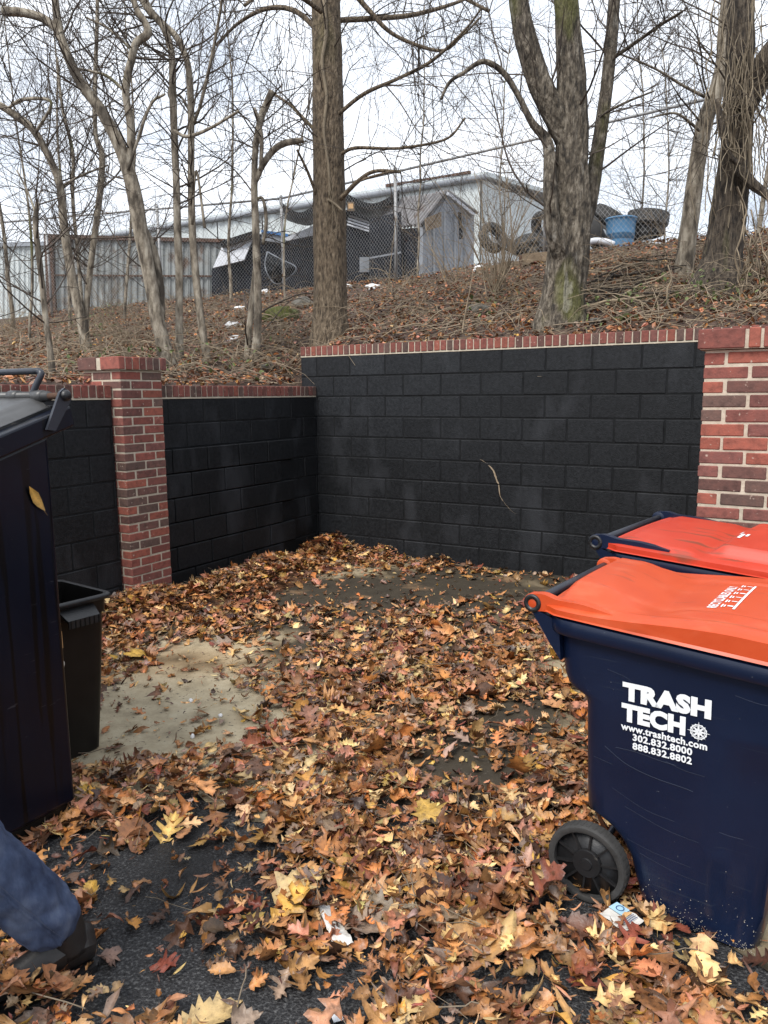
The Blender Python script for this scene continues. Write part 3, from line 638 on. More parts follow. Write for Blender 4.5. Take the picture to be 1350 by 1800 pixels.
tyre(930, 430, 14.1, .2, .2, .85, "tyre lying flat beside the fence post in the heap")
tyre(975, 436, 13.7, .1, .3, .85, "tyre lying flat below the standing ones by the forked trunk")
dr = empty("plastic_drum", tuple(at(1090, 434, 12.7)), label="cut down blue plastic drum standing on the crest between tyres", cat="drum")
Acc().lathe([(.2, -.05), (.205, .1), (.215, .17), (.225, .18), (.22, .2), (.228, .36), (.24, .4), (.245, .42), (.235, .425), (.22, .4), (.21, .1), (.05, .02), (.001, .02)], 32).build("shell", MT['drum_blue'], dr)
Acc().lathe([(.236, .40), (.25, .405), (.253, .42), (.246, .432), (.234, .43)], 32).build("rim", MT['drum_blue'], dr)
tb = empty("landscape_timber", tuple(at(900, 470, 13.0)), label="weathered timber baulk lying across the crest behind the forked trunk", cat="timber")
put(prism_part("beam", MT['timber'], tb, [(836, 470, 13.4), (914, 459, 13.0), (915, 472, 13.0), (838, 481, 13.4)], .2), tb)
put(prism_part("beam", MT['timber'], tb, [(918, 446, 13.0), (975, 441, 12.7), (975, 457, 12.7), (918, 463, 13.0)], .2), tb)
put(prism_part("stake", MT['rust'], tb, [(913, 448, 12.9), (918, 448, 12.9), (918, 478, 12.9), (913, 478, 12.9)], .06), tb)
fo = Acc(); pts = catmull([at(1028, 428, 12.4), at(1045, 424, 12.4), at(1062, 425, 12.4), at(1079, 430, 12.4)], 4); fo.tube(pts, [.05] * len(pts), 10, rough=.08)
fo.build("foam_roll", MT['white_panel'], None, label="short grey foam roll lying left of the blue drum", cat="roll")

def crumple(name, mat, px, py, size, label, cat, flat=.6, group=None, seed=0, z=0.02):
    P = hill_hit(px, py); bm = bmesh.new(); bmesh.ops.create_icosphere(bm, subdivisions=3, radius=1)
    for v in bm.verts:
        n = mnoise.noise(v.co * 1.6 + Vector((seed * 3.1, seed, 0))); n2 = mnoise.noise(v.co * 4.5 + Vector((seed, 0, seed)))
        v.co = v.co * (1 + .55 * n + .3 * n2); v.co.z *= flat
    me = bpy.data.meshes.new(name); bm.to_mesh(me); bm.free()
    for p in me.polygons: p.use_smooth = True
    return mk(name, me, mat, None, (P[0], P[1], float(hill_z(P[0], P[1])) + z), (0, 0, seed), (size, size * .8, size), label=label, cat=cat, group=group)
for i, (px, py, s, lb_) in enumerate([(423, 547, .13, "white plastic bag on the bank left of the paired saplings"), (410, 577, .14, "torn white and pink plastic below the bag on the bank"), (413, 600, .09, "small white scrap lowest on the bank near the saplings"),
        (421, 512, .16, "white bag heaped at the foot of the fence under the camper"), (466, 517, .14, "white bag at the fence right of the pale twin sapling"), (497, 508, .15, "grey white bag by the foot of the fence post"), (655, 508, .14, "white plastic strip below the dark board"),
        (843, 476, .13, "white plastic scrap under the shrub on the crest"), (612, 506, .10, "white scrap close to the right side of the big trunk")]):
    crumple("plastic_bag", MT['plastic_white'], px, py, s, lb_, "litter", .5, "white litter on the bank", i + 1)
for i, (px, py, s, mt, lb_) in enumerate([(497, 563, .30, 'moss', "mossy boulder on the bank left of the big trunk"), (533, 541, .22, 'stone', "grey slab stone above the mossy boulder"), (840, 549, .14, 'stone', "grey stone on bare soil below the shrub"),
        (862, 556, .06, 'moss', "small green moss cushion right of the grey stone"), (470, 651, .10, 'stone', "rounded grey stone just above the low coping"), (1095, 566, .08, 'moss', "green mossy lump above the coping right of the forked trunk"), (1045, 572, .07, 'stone', "pale stone at the foot of the forked trunk"),
        (1187, 527, .10, 'timber', "ochre broken stone between the two right trunks"), (362, 523, .14, 'dark_panel', "dark lump of rubber on the bank by the fence"), (1182, 512, .07, 'timber', "smaller ochre stone above its twin between the right trunks")]):
    crumple("rock", MT[mt], px, py, s, lb_, "stone", .55, None, 20 + i)
crate = empty("plastic_crate", (*at(52, 686, 7.0)[:2], 1.62), .3, label="pale plastic tray resting behind the low coping beside the dumpster handle", cat="crate")
a = Acc(); a.box((0, 0, .05), (.26, .2, .1)); a.build("tray", MT['white_panel'], crate, smooth=False); a = Acc(); a.box((0, 0, .105), (.29, .23, .02)); a.build("rim", MT['white_panel'], crate, smooth=False)

# ================================================================== trees and brush
def unit(v): return v / (np.linalg.norm(v) + 1e-9)
def grow(out, p, d, L, r, lev, maxlev, droop=0.0, wig=.22, kids=1.0):
    n = max(3, int(L / .11)); st = L / n; pts = [p.copy()]; d = unit(d)
    rad = np.linspace(r, r * .35, n + 1)
    for i in range(n):
        d = unit(d + RNG.normal(0, wig, 3) * (.5 if lev == 0 else 1) + np.array([0, 0, .05 - droop * (i / n)])); p = p + d * st; pts.append(p.copy())
        if lev < maxlev and i > 0 and RNG.random() < .52 * kids:
            ax = unit(RNG.normal(0, 1, 3)); c = unit(np.cross(d, ax)); an = RNG.uniform(.5, 1.1)
            grow(out, p.copy(), d * math.cos(an) + c * math.sin(an), L * RNG.uniform(.28, .6), max(rad[i + 1] * .6, .0022), lev + 1, maxlev, droop, wig, kids)
    out.append((np.array(pts), rad))
def twig_mesh(polys, name, mat, root, sides=3, **k):
    a = Acc()
    for pts, rad in polys: a.tube(pts, rad, sides, cap=False)
    return a.build(name, mat, root, **k)
def stem_world(path, Y0):
    P = []
    for q in path:
        Y = Y0 + (q[3] if len(q) > 3 else 0); w = at(q[0], q[1], Y); P.append([*w, pxw(q[2], Y) / 2])
    return P
def tree(label, base, stems, mat, sides=12, rough=.03, dens=1.0, droop=0.0, tw=(.5, 1.6), group="bare trees on the bank", twmat='crown', maxlev=2, flare=1.35, kids=1.0, name="bare_tree", ridge=None):
    B = hill_hit(*base); Y0 = B[1]
    root = empty(name, (B[0], B[1], float(hill_z(B[0], B[1])) - .02), label=label, cat="tree", group=group)
    polys = []
    for i, path in enumerate(stems):
        P = stem_world(path, Y0)
        if i == 0:
            b = np.array(P[0]); dn = b.copy(); dn[2] -= .35; dn[3] *= flare * 1.1; P[0][3] *= flare; P.insert(0, list(dn))
        S = catmull(P, 8); pts, rad = S[:, :3], np.maximum(S[:, 3], .003)
        big = rad.max() > .025
        a = Acc(); a.tube(pts, rad, sides if big else 6, rough=rough if big and not ridge else .02, ridge=ridge if rad.max() > .05 else None)
        o = put(a.build("trunk" if i == 0 else "limb", MT[mat], root), root)
        Ls = np.r_[0, np.cumsum(np.linalg.norm(np.diff(pts, axis=0), axis=1))]
        lo_ = .35 if i == 0 else .08
        n = int(dens * 1.45 * Ls[-1] * (3.2 if rad.mean() < .04 else 2.2))
        for _ in range(n):
            s = RNG.uniform(lo_, 1.0) ** .8 * Ls[-1]; k = min(np.searchsorted(Ls, s), len(pts) - 1); p = pts[k]
            tg = unit(pts[min(k + 1, len(pts) - 1)] - pts[k - 1]); ax = unit(np.cross(tg, RNG.normal(0, 1, 3)))
            d = unit(tg * RNG.uniform(.1, .8) + ax + np.array([0, 0, RNG.uniform(-.1, .5)]))
            grow(polys, p + ax * rad[k] * .6, d, RNG.uniform(*tw), min(rad[k] * .4, RNG.uniform(.005, .013)), 0, maxlev, droop, .2, kids)
    if polys: put(twig_mesh(polys, "crown", MT[twmat], root), root)
    return root, Y0

# the large straight trunk in the middle
tree("tall straight brown trunk with a climbing vine, just behind the back wall", (580, 604),
     [[(580, 612, 64), (580, 540, 58), (579, 400, 55), (577, 250, 52), (575, 100, 49), (572, 0, 46), (570, -150, 42)],
      [(592, 203, 7, -.1), (640, 165, 7, -.2), (700, 138, 6, -.3), (759, 107, 6, -.4), (815, 55, 4, -.5), (850, 10, 3, -.6)],
      [(590, 36, 8, 0), (660, 32, 8, .2), (726, 26, 7, .4), (804, 4, 5, .6), (850, -20, 4, .8)],
      [(600, -40, 9, .1), (650, 20, 8, .1), (696, 63, 6, .1), (774, 89, 5, .1), (815, 60, 4, 0), (845, 30, 3, 0)],
      [(600, 270, 6, -.2), (625, 260, 6, -.25), (680, 261, 5, -.3), (715, 259, 5, -.3), (785, 244, 4, -.35), (818, 207, 3, -.4)],
      [(598, 350, 8, -.2), (630, 318, 7, -.35), (659, 301, 6, -.4), (705, 302, 5, -.4)],
      [(632, 318, 4, -.36), (655, 310, 4, -.42), (685, 302, 3, -.45)],
      [(560, 235, 6, .1), (530, 205, 6, .2), (511, 185, 5, .3), (478, 163, 4, .4)],
      [(556, 342, 6, -.1), (540, 300, 5, -.2), (522, 263, 4, -.3)],
      [(565, 60, 8, .2), (520, 20, 8, .4), (470, 15, 7, .6), (420, 40, 5, .8), (380, 80, 4, 1.0)],
      [(565, 20, 8, -.3), (520, -10, 7, -.6), (470, -20, 6, -.9), (430, 10, 5, -1.1)],
      [(585, -80, 8, -.3), (660, -60, 8, -.6), (760, -30, 6, -.9), (860, 20, 5, -1.2)]],
     'bark_brown', 48, .0, ridge=(.05, 5.5, .8), dens=1.5, droop=.22, tw=(.5, 1.5), flare=1.18)
# climbing vine on the big trunk
B1 = hill_hit(580, 604); Yt = B1[1]
vp = catmull([at(x, y, Yt - pxw(27, Yt)) for x, y in [(569, 0), (573, 60), (566, 110), (574, 170), (569, 230), (577, 290), (580, 345)]], 5)
vr = empty("climbing_vine", tuple(at(580, 350, Yt - .2)), label="pale woody vine climbing the front of the big trunk", cat="vine")
put(Acc().tube(vp, np.linspace(.02, .014, len(vp)), 7, rough=.05).build("stem", MT['vine'], vr), vr)
put(Acc().tube(catmull([at(x, y, Yt - .2) for x, y in [(576, 350), (590, 360), (602, 371)]], 4), .013, 6).build("broken_end", MT['vine'], vr), vr)
tw_ = []
for _ in range(5): grow(tw_, at(578 + random.uniform(-4, 4), 350 + random.uniform(-60, 0), Yt - .22), np.array([random.uniform(-.5, .5), -.1, -1]), .5, .004, 0, 1, .3)
put(twig_mesh(tw_, "tendril", MT['vine'], vr), vr)

# forked tree right of centre
tree("thick furrowed forked tree with moss, right of centre behind the wall", (985, 572),
     [[(984, 582, 78), (990, 520, 72), (1000, 440, 68), (1004, 360, 60), (1004, 290, 52), (1006, 220, 50), (1003, 130, 44), (997, 40, 38), (990, -80, 34)],
      [(1000, 250, 40), (978, 205, 40), (955, 160, 38), (938, 115, 36), (925, 70, 34), (915, 20, 30), (905, -60, 28)],
      [(1000, 500, 20, .0), (984, 440, 30, -.12), (972, 400, 27, -.15), (967, 340, 22, -.15), (966, 280, 19, -.1), (960, 245, 16), (935, 215, 11), (912, 170, 9), (885, 128, 9), (850, 108, 8), (815, 128, 6), (790, 145, 5), (775, 175, 4)],
      [(1012, 430, 26, .0), (1030, 375, 28, .1), (1040, 330, 26, .15), (1050, 270, 22, .2), (1062, 190, 20, .25), (1072, 100, 19, .3), (1080, 0, 18, .35), (1086, -80, 16, .4)],
      [(1066, 110, 7, .3), (1110, 80, 6, .2), (1160, 45, 5, 0), (1200, 20, 4, -.2)],
      [(1052, 205, 5, .2), (1100, 180, 4, 0), (1150, 160, 3, -.2)]],
     'bark_maple', 56, .0, ridge=(.14, 4.5, 1.3), dens=1.4, droop=.05, tw=(.6, 1.7), flare=1.25)
# slim pale trunk and vine covered trunk at right
tree("slim leaning pale trunk left of the vine covered tree", (1203, 488),
     [[(1200, 496, 30), (1207, 430, 29), (1216, 360, 28), (1225, 290, 26), (1240, 210, 26), (1262, 150, 24), (1275, 70, 22), (1280, -60, 20)],
      [(1238, 170, 6, -.1), (1200, 150, 5, -.2), (1150, 120, 4, -.3), (1090, 95, 3, -.4)],
      [(1265, 130, 8, 0), (1264, 70, 7, 0), (1272, 0, 6, 0), (1280, -40, 5, 0)],
      [(1230, 230, 5, -.1), (1190, 200, 4, -.2), (1150, 205, 3, -.3)]],
     'bark_grey', 14, .025, dens=1.6, droop=.05, tw=(.5, 1.5), flare=1.1)
tree("dark thick trunk wrapped in dead vines at the right edge", (1262, 515),
     [[(1258, 522, 84), (1268, 460, 66), (1280, 380, 56), (1290, 300, 50), (1296, 220, 48), (1300, 130, 44), (1302, 50, 40), (1304, -80, 36)],
      [(1300, 200, 40, -.05), (1325, 150, 42, -.1), (1350, 105, 40, -.2), (1390, 50, 36, -.3), (1430, -20, 30, -.4)],
      [(1300, 300, 20, -.2), (1325, 325, 16, -.3), (1360, 350, 12, -.4)],
      [(1262, 175, 9, -.25), (1268, 225, 10, -.3), (1280, 270, 10, -.3), (1300, 290, 8, -.32)]],
     'bark_dark', 48, .0, ridge=(.12, 4.0, 1.2), dens=1.3, droop=.25, tw=(.5, 1.4), flare=1.3)
B4 = hill_hit(1262, 515)
def vines(label, n, xr, ytop, ybot, Y, mat='vine', r=(.003, .007), spread=.25, nm="hanging_vine"):
    root = empty(nm, tuple(at((xr[0] + xr[1]) / 2, ybot[1], Y)), label=label, cat="vine"); polys = []
    for _ in range(n):
        x = RNG.uniform(*xr); y0 = RNG.uniform(*ytop); y1 = RNG.uniform(*ybot); k = 9; dy = RNG.uniform(-spread, spread)
        xs = x + np.cumsum(RNG.normal(RNG.normal(0, 3), 7, k)); ys = np.linspace(y0, y1, k) + RNG.normal(0, 6, k)
        P = np.array([at(a, b, Y + dy + .04 * RNG.normal()) for a, b in zip(xs, ys)]); P = catmull(P, 3); polys.append((P, np.full(len(P), RNG.uniform(*r))))
        if RNG.random() < .5: grow(polys, P[len(P) // 2], RNG.normal(0, 1, 3) + np.array([0, 0, -.4]), .5, .003, 0, 1, .3)
    put(twig_mesh(polys, "stems", MT[mat], root), root)
vines("dead tan vines draped over the dark trunk at the right edge", 60, (1262, 1345), (-40, 180), (230, 400), B4[1] - .32, spread=.2)
vines("tangle of pale vine stems beside the foot of the dark trunk", 30, (1295, 1375), (330, 470), (500, 570), B4[1] - .4, 'tan_stem', spread=.3, r=(.004, .012))

# left hand saplings
tree("leaning twin-stemmed pale tree right above the brick pillar", (296, 648),
     [[(298, 652, 27), (286, 600, 25), (275, 550, 23), (262, 480, 22), (248, 410, 24), (238, 350, 25), (226, 300, 22), (205, 245, 20), (175, 190, 18), (145, 150, 17), (122, 105, 15), (105, 55, 13), (97, 0, 11), (90, -70, 9)],
      [(282, 560, 17, .1), (280, 500, 16, .12), (268, 440, 17, .1), (250, 400, 16, .05)],
      [(236, 320, 12), (230, 285, 12), (229, 220, 12), (221, 160, 12), (231, 105, 12), (240, 76, 12), (260, 58, 13), (252, 35, 11), (238, 10, 10), (225, -50, 8)],
      [(108, 62, 14), (90, 42, 13), (70, 30, 13), (40, 22, 13), (5, 20, 14)],
      [(222, 163, 5), (190, 135, 5), (160, 125, 4), (120, 118, 4)],
      [(229, 85, 4, .1), (190, 50, 4, .2), (150, 30, 3, .3)],
      [(225, 300, 5, -.1), (262, 190, 5, -.2), (290, 165, 4, -.3)]],
     'bark_grey', 12, .03, dens=1.8, tw=(.5, 1.5), flare=1.2)
tree("pale forked sapling whose trunk bends to the left edge", (153, 622),
     [[(154, 628, 18), (145, 570, 17), (133, 520, 16), (120, 450, 15), (112, 390, 14), (105, 325, 13), (88, 280, 12), (60, 230, 12), (30, 205, 12), (0, 185, 11), (-40, 165, 10)],
      [(150, 600, 11, .05), (152, 540, 10, .1), (160, 460, 10, .15), (172, 370, 10, .2), (179, 300, 10, .25), (178, 265, 9, .3), (168, 235, 7, .35), (167, 150, 7, .4), (170, 60, 6, .45), (172, -40, 5, .5)],
      [(146, 560, 7, .1), (138, 460, 6, .3), (128, 350, 6, .5), (128, 270, 6, .6), (110, 190, 5, .7), (100, 100, 4, .8)],
      [(62, 235, 6, -.1), (90, 180, 5, -.2), (40, 175, 6, -.1), (15, 190, 5, 0)],
      [(104, 330, 4), (140, 310, 4, .1), (190, 290, 3, .2)]],
     'bark_grey', 10, .03, dens=2.3, tw=(.5, 1.6), flare=1.2)
tree("thin pale broken sapling rising beside the dumpster handle", (93, 668),
     [[(94, 674, 12), (88, 620, 11), (80, 560, 10), (74, 500, 10), (67, 440, 10), (62, 390, 9), (66, 355, 7)],
      [(64, 380, 4), (50, 340, 3, .1), (30, 300, 3, .2)]], 'bark_grey', 8, .03, dens=1.6, tw=(.4, 1.2), flare=1.1)
tree("straight slim sapling right of the leaning twin tree", (317, 640),
     [[(317, 646, 14), (315, 560, 13), (315, 480, 13), (312, 400, 13), (310, 320, 12), (307, 250, 12), (304, 170, 12), (301, 90, 11), (285, 45, 10), (262, 20, 9), (245, -10, 8), (230, -60, 7)],
      [(303, 180, 4), (297, 165, 5), (300, 150, 5)],
      [(306, 230, 6, -.1), (330, 240, 6, -.2), (370, 225, 5, -.3), (420, 195, 4, -.4)]], 'bark_grey', 10, .03, dens=1.8, tw=(.4, 1.3), flare=1.1)
tree("slim sapling with a curled vine at mid height, third right of the pillar", (364, 640),
     [[(366, 646, 14), (357, 590, 13), (348, 520, 13), (341, 450, 12), (337, 380, 12), (336, 300, 11), (336, 220, 11), (334, 150, 11), (328, 105, 10), (310, 65, 10), (285, 40, 9), (260, 10, 9), (245, -40, 8)],
      [(341, 215, 6), (352, 185, 6, -.1), (368, 120, 6, -.2), (380, 60, 5, -.3), (390, 0, 5, -.4), (395, -60, 4, -.5)],
      [(338, 395, 5, -.1), (345, 300, 4, -.15), (360, 400, 5, -.2)],
      [(336, 200, 5, .1), (318, 170, 4, .2), (305, 168, 4, .3)]], 'bark_grey', 10, .03, dens=1.9, tw=(.4, 1.3), flare=1.1, droop=.15)
tree("twin sapling with sawn stubs left of the big trunk", (446, 640),
     [[(445, 648, 14), (452, 590, 14), (453, 520, 13), (451, 450, 13), (449, 390, 12), (447, 330, 11), (449, 260, 10), (458, 210, 11), (470, 180, 12), (478, 160, 11)],
      [(433, 638, 11, .1), (437, 590, 11, .15), (442, 540, 10, .2), (447, 490, 9, .2), (450, 460, 8, .1)],
      [(449, 320, 8), (462, 290, 10), (480, 265, 11), (500, 252, 11), (534, 246, 9)],
      [(458, 300, 6, -.1), (460, 250, 7, -.1), (456, 220, 7, -.1), (447, 190, 6, -.1)],
      [(450, 350, 5), (462, 350, 5), (468, 390, 6), (462, 430, 5)]], 'bark_grey', 10, .03, dens=1.0, tw=(.4, 1.3), droop=.25, flare=1.1)
vines("thin dark vines hanging in curtains between the saplings and the big trunk", 46, (330, 560), (-80, 60), (60, 330), 9.6, 'crown', (.002, .005), .6)
vines("fine hanging stems in front of the sky right of the big trunk", 26, (600, 860), (-80, 40), (60, 220), 8.9, 'crown', (.0016, .004), .5)
# more distant bare trees, thinner and greyer
def far_tree(label, base, Y, h, seed, w=10):
    zb = float(hill_z(*at(*base, Y)[:2])); B = at(*base, Y); root = empty("bare_tree", (B[0], B[1], zb), label=label, cat="tree", group="thin trees behind the front row")
    P = [np.array([B[0], B[1], zb - .3])]; d = np.array([RNG.normal(0, .05), 0, 1.0]); n = 10
    for i in range(n): d = unit(d + RNG.normal(0, .07, 3) + np.array([0, 0, .1])); P.append(P[-1] + d * h / n)
    r = np.linspace(pxw(w, Y) / 2, .008, n + 1); put(Acc().tube(catmull(P, 3), np.interp(np.linspace(0, 1, n * 3 + 1), np.linspace(0, 1, n + 1), r), 7, rough=.03).build("trunk", MT['bark_grey'], root), root)
    polys = []
    for i in range(2, n + 1):
        for _ in range(6): grow(polys, P[i], RNG.normal(0, 1, 3) * [1, .7, .5] + [0, 0, .5], RNG.uniform(.5, 1.8), .008, 0, 2, .05)
    put(twig_mesh(polys, "crown", MT['crown'], root), root)
for i, (b, Y, h, w, lb_) in enumerate([((52, 600), 13, 5.5, 6, "dark thin sapling at the far left behind the pale ones"), ((20, 560), 16, 7, 8, "bare tree against the white trailer at the far left"), ((120, 560), 15, 7, 6, "thin bare tree behind the forked pale sapling"),
        ((215, 560), 15, 7, 6, "thin bare tree between the forked sapling and the leaning tree"), ((405, 520), 16, 6.5, 6, "thin stem standing at the right corner of the silver container"), ((500, 520), 15, 6.5, 4, "thin stem between the twin sapling and the big trunk"),
        ((735, 430), 15, 5.0, 4, "thin bare tree behind the corrugated shed"), ((880, 430), 15.2, 5.0, 4, "thin bare tree behind the tyre heap"), ((1120, 400), 14, 4.6, 4, "thin bare tree behind the blue drum"), ((1175, 420), 13.5, 4.2, 4, "thin bare tree between the drum and the slim pale trunk"), ((1330, 430), 11, 6, 9, "bare tree at the far right behind the vines")]):
    far_tree(lb_, b, Y, h, i, w)
# shrubs with many arching stems
def shrub(label, px, py, n, h, spread, mat='tan_stem', r=.007, kids=1.0, lev=2, name="shrub"):
    B = hill_hit(px, py); root = empty(name, (B[0], B[1], B[2] - .05), label=label, cat="shrub"); polys = []
    for _ in range(n):
        a = RNG.uniform(0, 6.28); d = np.array([math.cos(a) * spread, math.sin(a) * spread * .7, 1.0])
        grow(polys, B + np.array([RNG.normal(0, .08), RNG.normal(0, .08), -.05]), d, h * RNG.uniform(.5, 1.1), r * RNG.uniform(.5, 1.2), 0, lev, .16, .12, kids * .55)
    put(twig_mesh(polys, "stems", MT[mat], root, 4), root)
shrub("tall arching tan shrub on the crest left of the forked trunk", 872, 520, 30, 1.9, .55, r=.009)
shrub("wispy shrub in front of the corrugated shed", 800, 500, 14, 1.3, .6)
shrub("low tan brush at the foot of the fence under the dark board", 700, 512, 16, .7, .8)
shrub("leafless bush above the brick pillar between two saplings", 225, 610, 40, .9, .9, r=.005, kids=1.4)
shrub("leafless bush in front of the silver container", 185, 545, 26, 1.5, .6, 'twig', r=.006, kids=1.3)
shrub("brush before the container right of the leaning tree", 340, 520, 20, 1.3, .6, 'twig', r=.006)
shrub("brown brush at the far left edge", 20, 590, 36, .9, .8, 'tan_stem', r=.005, kids=1.4)
shrub("dry brush at the foot of the slim pale trunk", 1225, 480, 22, .45, .6)
shrub("dark tangled bush at the right edge behind the vines", 1330, 400, 40, 1.5, .7, 'crown', r=.006, kids=1.3)
shrub("twiggy bush on the crest between the blue drum and the slim trunk", 1170, 428, 16, 1.0, .6, 'twig', r=.004)
def sapling(label, pts, r=.009, mat='tan_stem'):
    B = hill_hit(*pts[0]); P = catmull([at(x, y, B[1]) for x, y in pts], 5); P[0][2] -= .1
    root = empty("sapling", tuple(B), label=label, cat="sapling"); put(Acc().tube(P, np.linspace(r, r * .5, len(P)), 6, rough=.04).build("stem", MT[mat], root), root)
sapling("single pale cane standing on the bank left of the shrub", [(812, 588), (818, 550), (826, 510), (832, 475)])
sapling("thin pale cane in front of the dark board", [(682, 515), (688, 450), (697, 380)])
sapling("pale bare twig bent over the soil between the right trunks", [(1195, 552), (1176, 540), (1173, 510), (1180, 490), (1174, 466)], .012, 'tan_stem')
for i, (p, r, lb_) in enumerate([([(1040, 495), (1085, 530), (1110, 550), (1150, 570)], .018, "grey fallen branch sloping down to the coping right of the forked trunk"), ([(1052, 483), (1100, 478), (1150, 466), (1182, 455)], .03, "dark fallen limb lying below the blue drum"),
        ([(1110, 495), (1150, 482), (1185, 460)], .025, "second dark limb under the first below the drum"), ([(620, 592), (680, 578), (740, 560)], .012, "thin fallen branch right of the foot of the big trunk"), ([(500, 600), (530, 588), (556, 582)], .03, "thick rotten branch left of the foot of the big trunk"), ([(740, 588), (790, 570), (830, 556)], .01, "thin stick on bare soil by the single cane")]):
    P = []
    for q in p: h = hill_hit(*q); h[2] += r * 1.2; P.append(h)
    P = catmull(P, 5); P[:, 2] += .012 * RNG.normal(size=len(P))
    Acc().tube(P, np.linspace(r, r * .55, len(P)), 8, rough=.06).build("fallen_branch", MT['bark_dark'] if r > .02 else MT['twig'], None, label=lb_, cat="branch", group="fallen branches on the bank")

def brush_pile():
    B = hill_hit(1105, 530); root = empty("brush_pile", tuple(B), label="loose pile of cut branches right of the forked trunk", cat="branches")
    for i in range(46):
        px, py = RNG.uniform(1035, 1185), RNG.uniform(478, 555); c = hill_hit(px, py); L = RNG.uniform(.35, 1.1); an = RNG.normal(-.25, .45); t = np.linspace(-.5, .5, 7)
        X = c[0] + np.cos(an) * L * t; Y = c[1] + np.sin(an) * L * t + np.cumsum(RNG.normal(0, .012, 7)); Z = hill_z(X, Y) + .04 + RNG.uniform(0, .16) + .12 * L * RNG.normal() * t + RNG.normal(0, .008, 7)
        r = RNG.uniform(.004, .015); put(Acc().tube(np.column_stack([X, Y, Z]), np.linspace(r, r * .5, 7), 5).build("branch", MT['bark_dark'] if i % 3 else MT['tan_stem'], root), root)
brush_pile()

# ------------------------------------------------------------------ leaf shapes
def leaf_rows(kind):
    if kind == 'pin_oak':  R = [(0, .008, 0), (.08, .06, 0), (.15, .22, .02), (.19, .29, .06), (.25, .11, .01), (.36, .10, 0), (.41, .30, .05), (.47, .40, .10), (.53, .14, .01), (.62, .11, 0), (.67, .25, .06), (.72, .30, .11), (.78, .10, 0), (.86, .14, .05), (.91, .06, 0), (1, .004, 0)]
    elif kind == 'maple':  R = [(0, .012, 0), (.08, .20, -.06), (.16, .34, -.02), (.24, .24, 0), (.34, .52, .10), (.42, .40, .04), (.5, .22, 0), (.62, .30, .09), (.70, .17, .0), (.82, .16, .05), (.9, .07, 0), (1, .004, 0)]
    elif kind == 'oval':   R = [(0, .01, 0), (.12, .07, 0), (.28, .13, 0), (.45, .155, 0), (.62, .14, 0), (.8, .085, 0), (.92, .035, 0), (1, .004, 0)]
    elif kind == 'narrow': R = [(0, .008, 0), (.2, .06, 0), (.45, .085, 0), (.7, .065, 0), (1, .004, 0)]
    else:                  R = [(0, .02, 0), (.06, .15, -.04), (.12, .26, -.03), (.17, .22, 0), (.24, .36, .03), (.30, .29, 0), (.38, .40, .05), (.44, .30, .0), (.52, .36, .05), (.58, .25, 0), (.66, .28, .05), (.72, .18, 0), (.82, .17, .04), (.9, .08, 0), (1, .01, 0)]
    return np.array(R)
def leaf_base(kind, curl, fold, twist, wav, seed, cols=(-1, -.5, 0, .5, 1)):
    R = leaf_rows(kind); rs = np.random.default_rng(seed); V = []; n = len(R); nc = len(cols)
    asym = rs.uniform(.8, 1.2, (n, 2))
    for k, (t, w, sw) in enumerate(R):
        for j, s in enumerate(cols):
            ww = w * asym[k, 0 if s < 0 else 1]; x = s * ww; y = t + sw * abs(s) ** 1.5 - .5
            z = fold * abs(x) + curl * (y ** 2) * 1.6 + twist * x * y * 2 + wav * math.sin(7 * y + seed) * abs(s) * .5 + wav * .5 * rs.normal() * abs(s)
            if abs(s) == 1: z += curl * abs(x) * .5
            V.append((x, y, z))
    V = np.array(V); Q = []
    for i in range(n - 1):
        for j in range(nc - 1): Q.append((i * nc + j, i * nc + j + 1, i * nc + nc + j + 1, i * nc + nc + j))
    # stalk
    m = len(V); ln = .32 if kind in ('maple', 'broad') else .18
    V = np.vstack([V, [[-.008, -.5, 0], [.008, -.5, 0], [.004, -.5 - ln, .04 + .3 * curl * .3], [-.004, -.5 - ln, .04 + .3 * curl * .3]]]); Q.append((m, m + 1, m + 2, m + 3))
    V[:, 2] -= V[:, 2].mean()
    sh = np.array([1.22 - .46 * abs(c) for c in cols] * n + [.8] * 4)
    return V, np.array(Q), sh
KINDS = ['pin_oak', 'maple', 'oval', 'narrow', 'broad']
LOB = {'pin_oak': .6, 'maple': .75, 'oval': 1.0, 'narrow': 1.0, 'broad': 1.0}
LB = {k: [leaf_base(k, RNG.uniform(-.4, .7) * LOB[k], RNG.uniform(-.25, .8) * LOB[k], RNG.uniform(-.5, .5), RNG.uniform(.02, .07), i * 7 + 1) for i in range(6)] for k in KINDS}
LB3 = {k: [leaf_base(k, RNG.uniform(-.5, .9) * LOB[k], RNG.uniform(-.3, .9) * LOB[k], RNG.uniform(-.5, .5), RNG.uniform(.02, .07), i * 5 + 2, (-1, 0, 1)) for i in range(6)] for k in KINDS}
PAL = {'tan': (.41, .225, .085), 'brown': (.225, .105, .042), 'orange brown': (.38, .165, .048), 'pinkish tan': (.36, .17, .092), 'yellow': (.46, .28, .06), 'dark brown': (.085, .043, .024), 'straw coloured': (.55, .39, .18), 'dull red': (.19, .06, .036), 'grey brown': (.26, .19, .14)}
PALN = list(PAL); PALV = np.array([PAL[k] for k in PALN]) * [1.10, 1.0, .98]
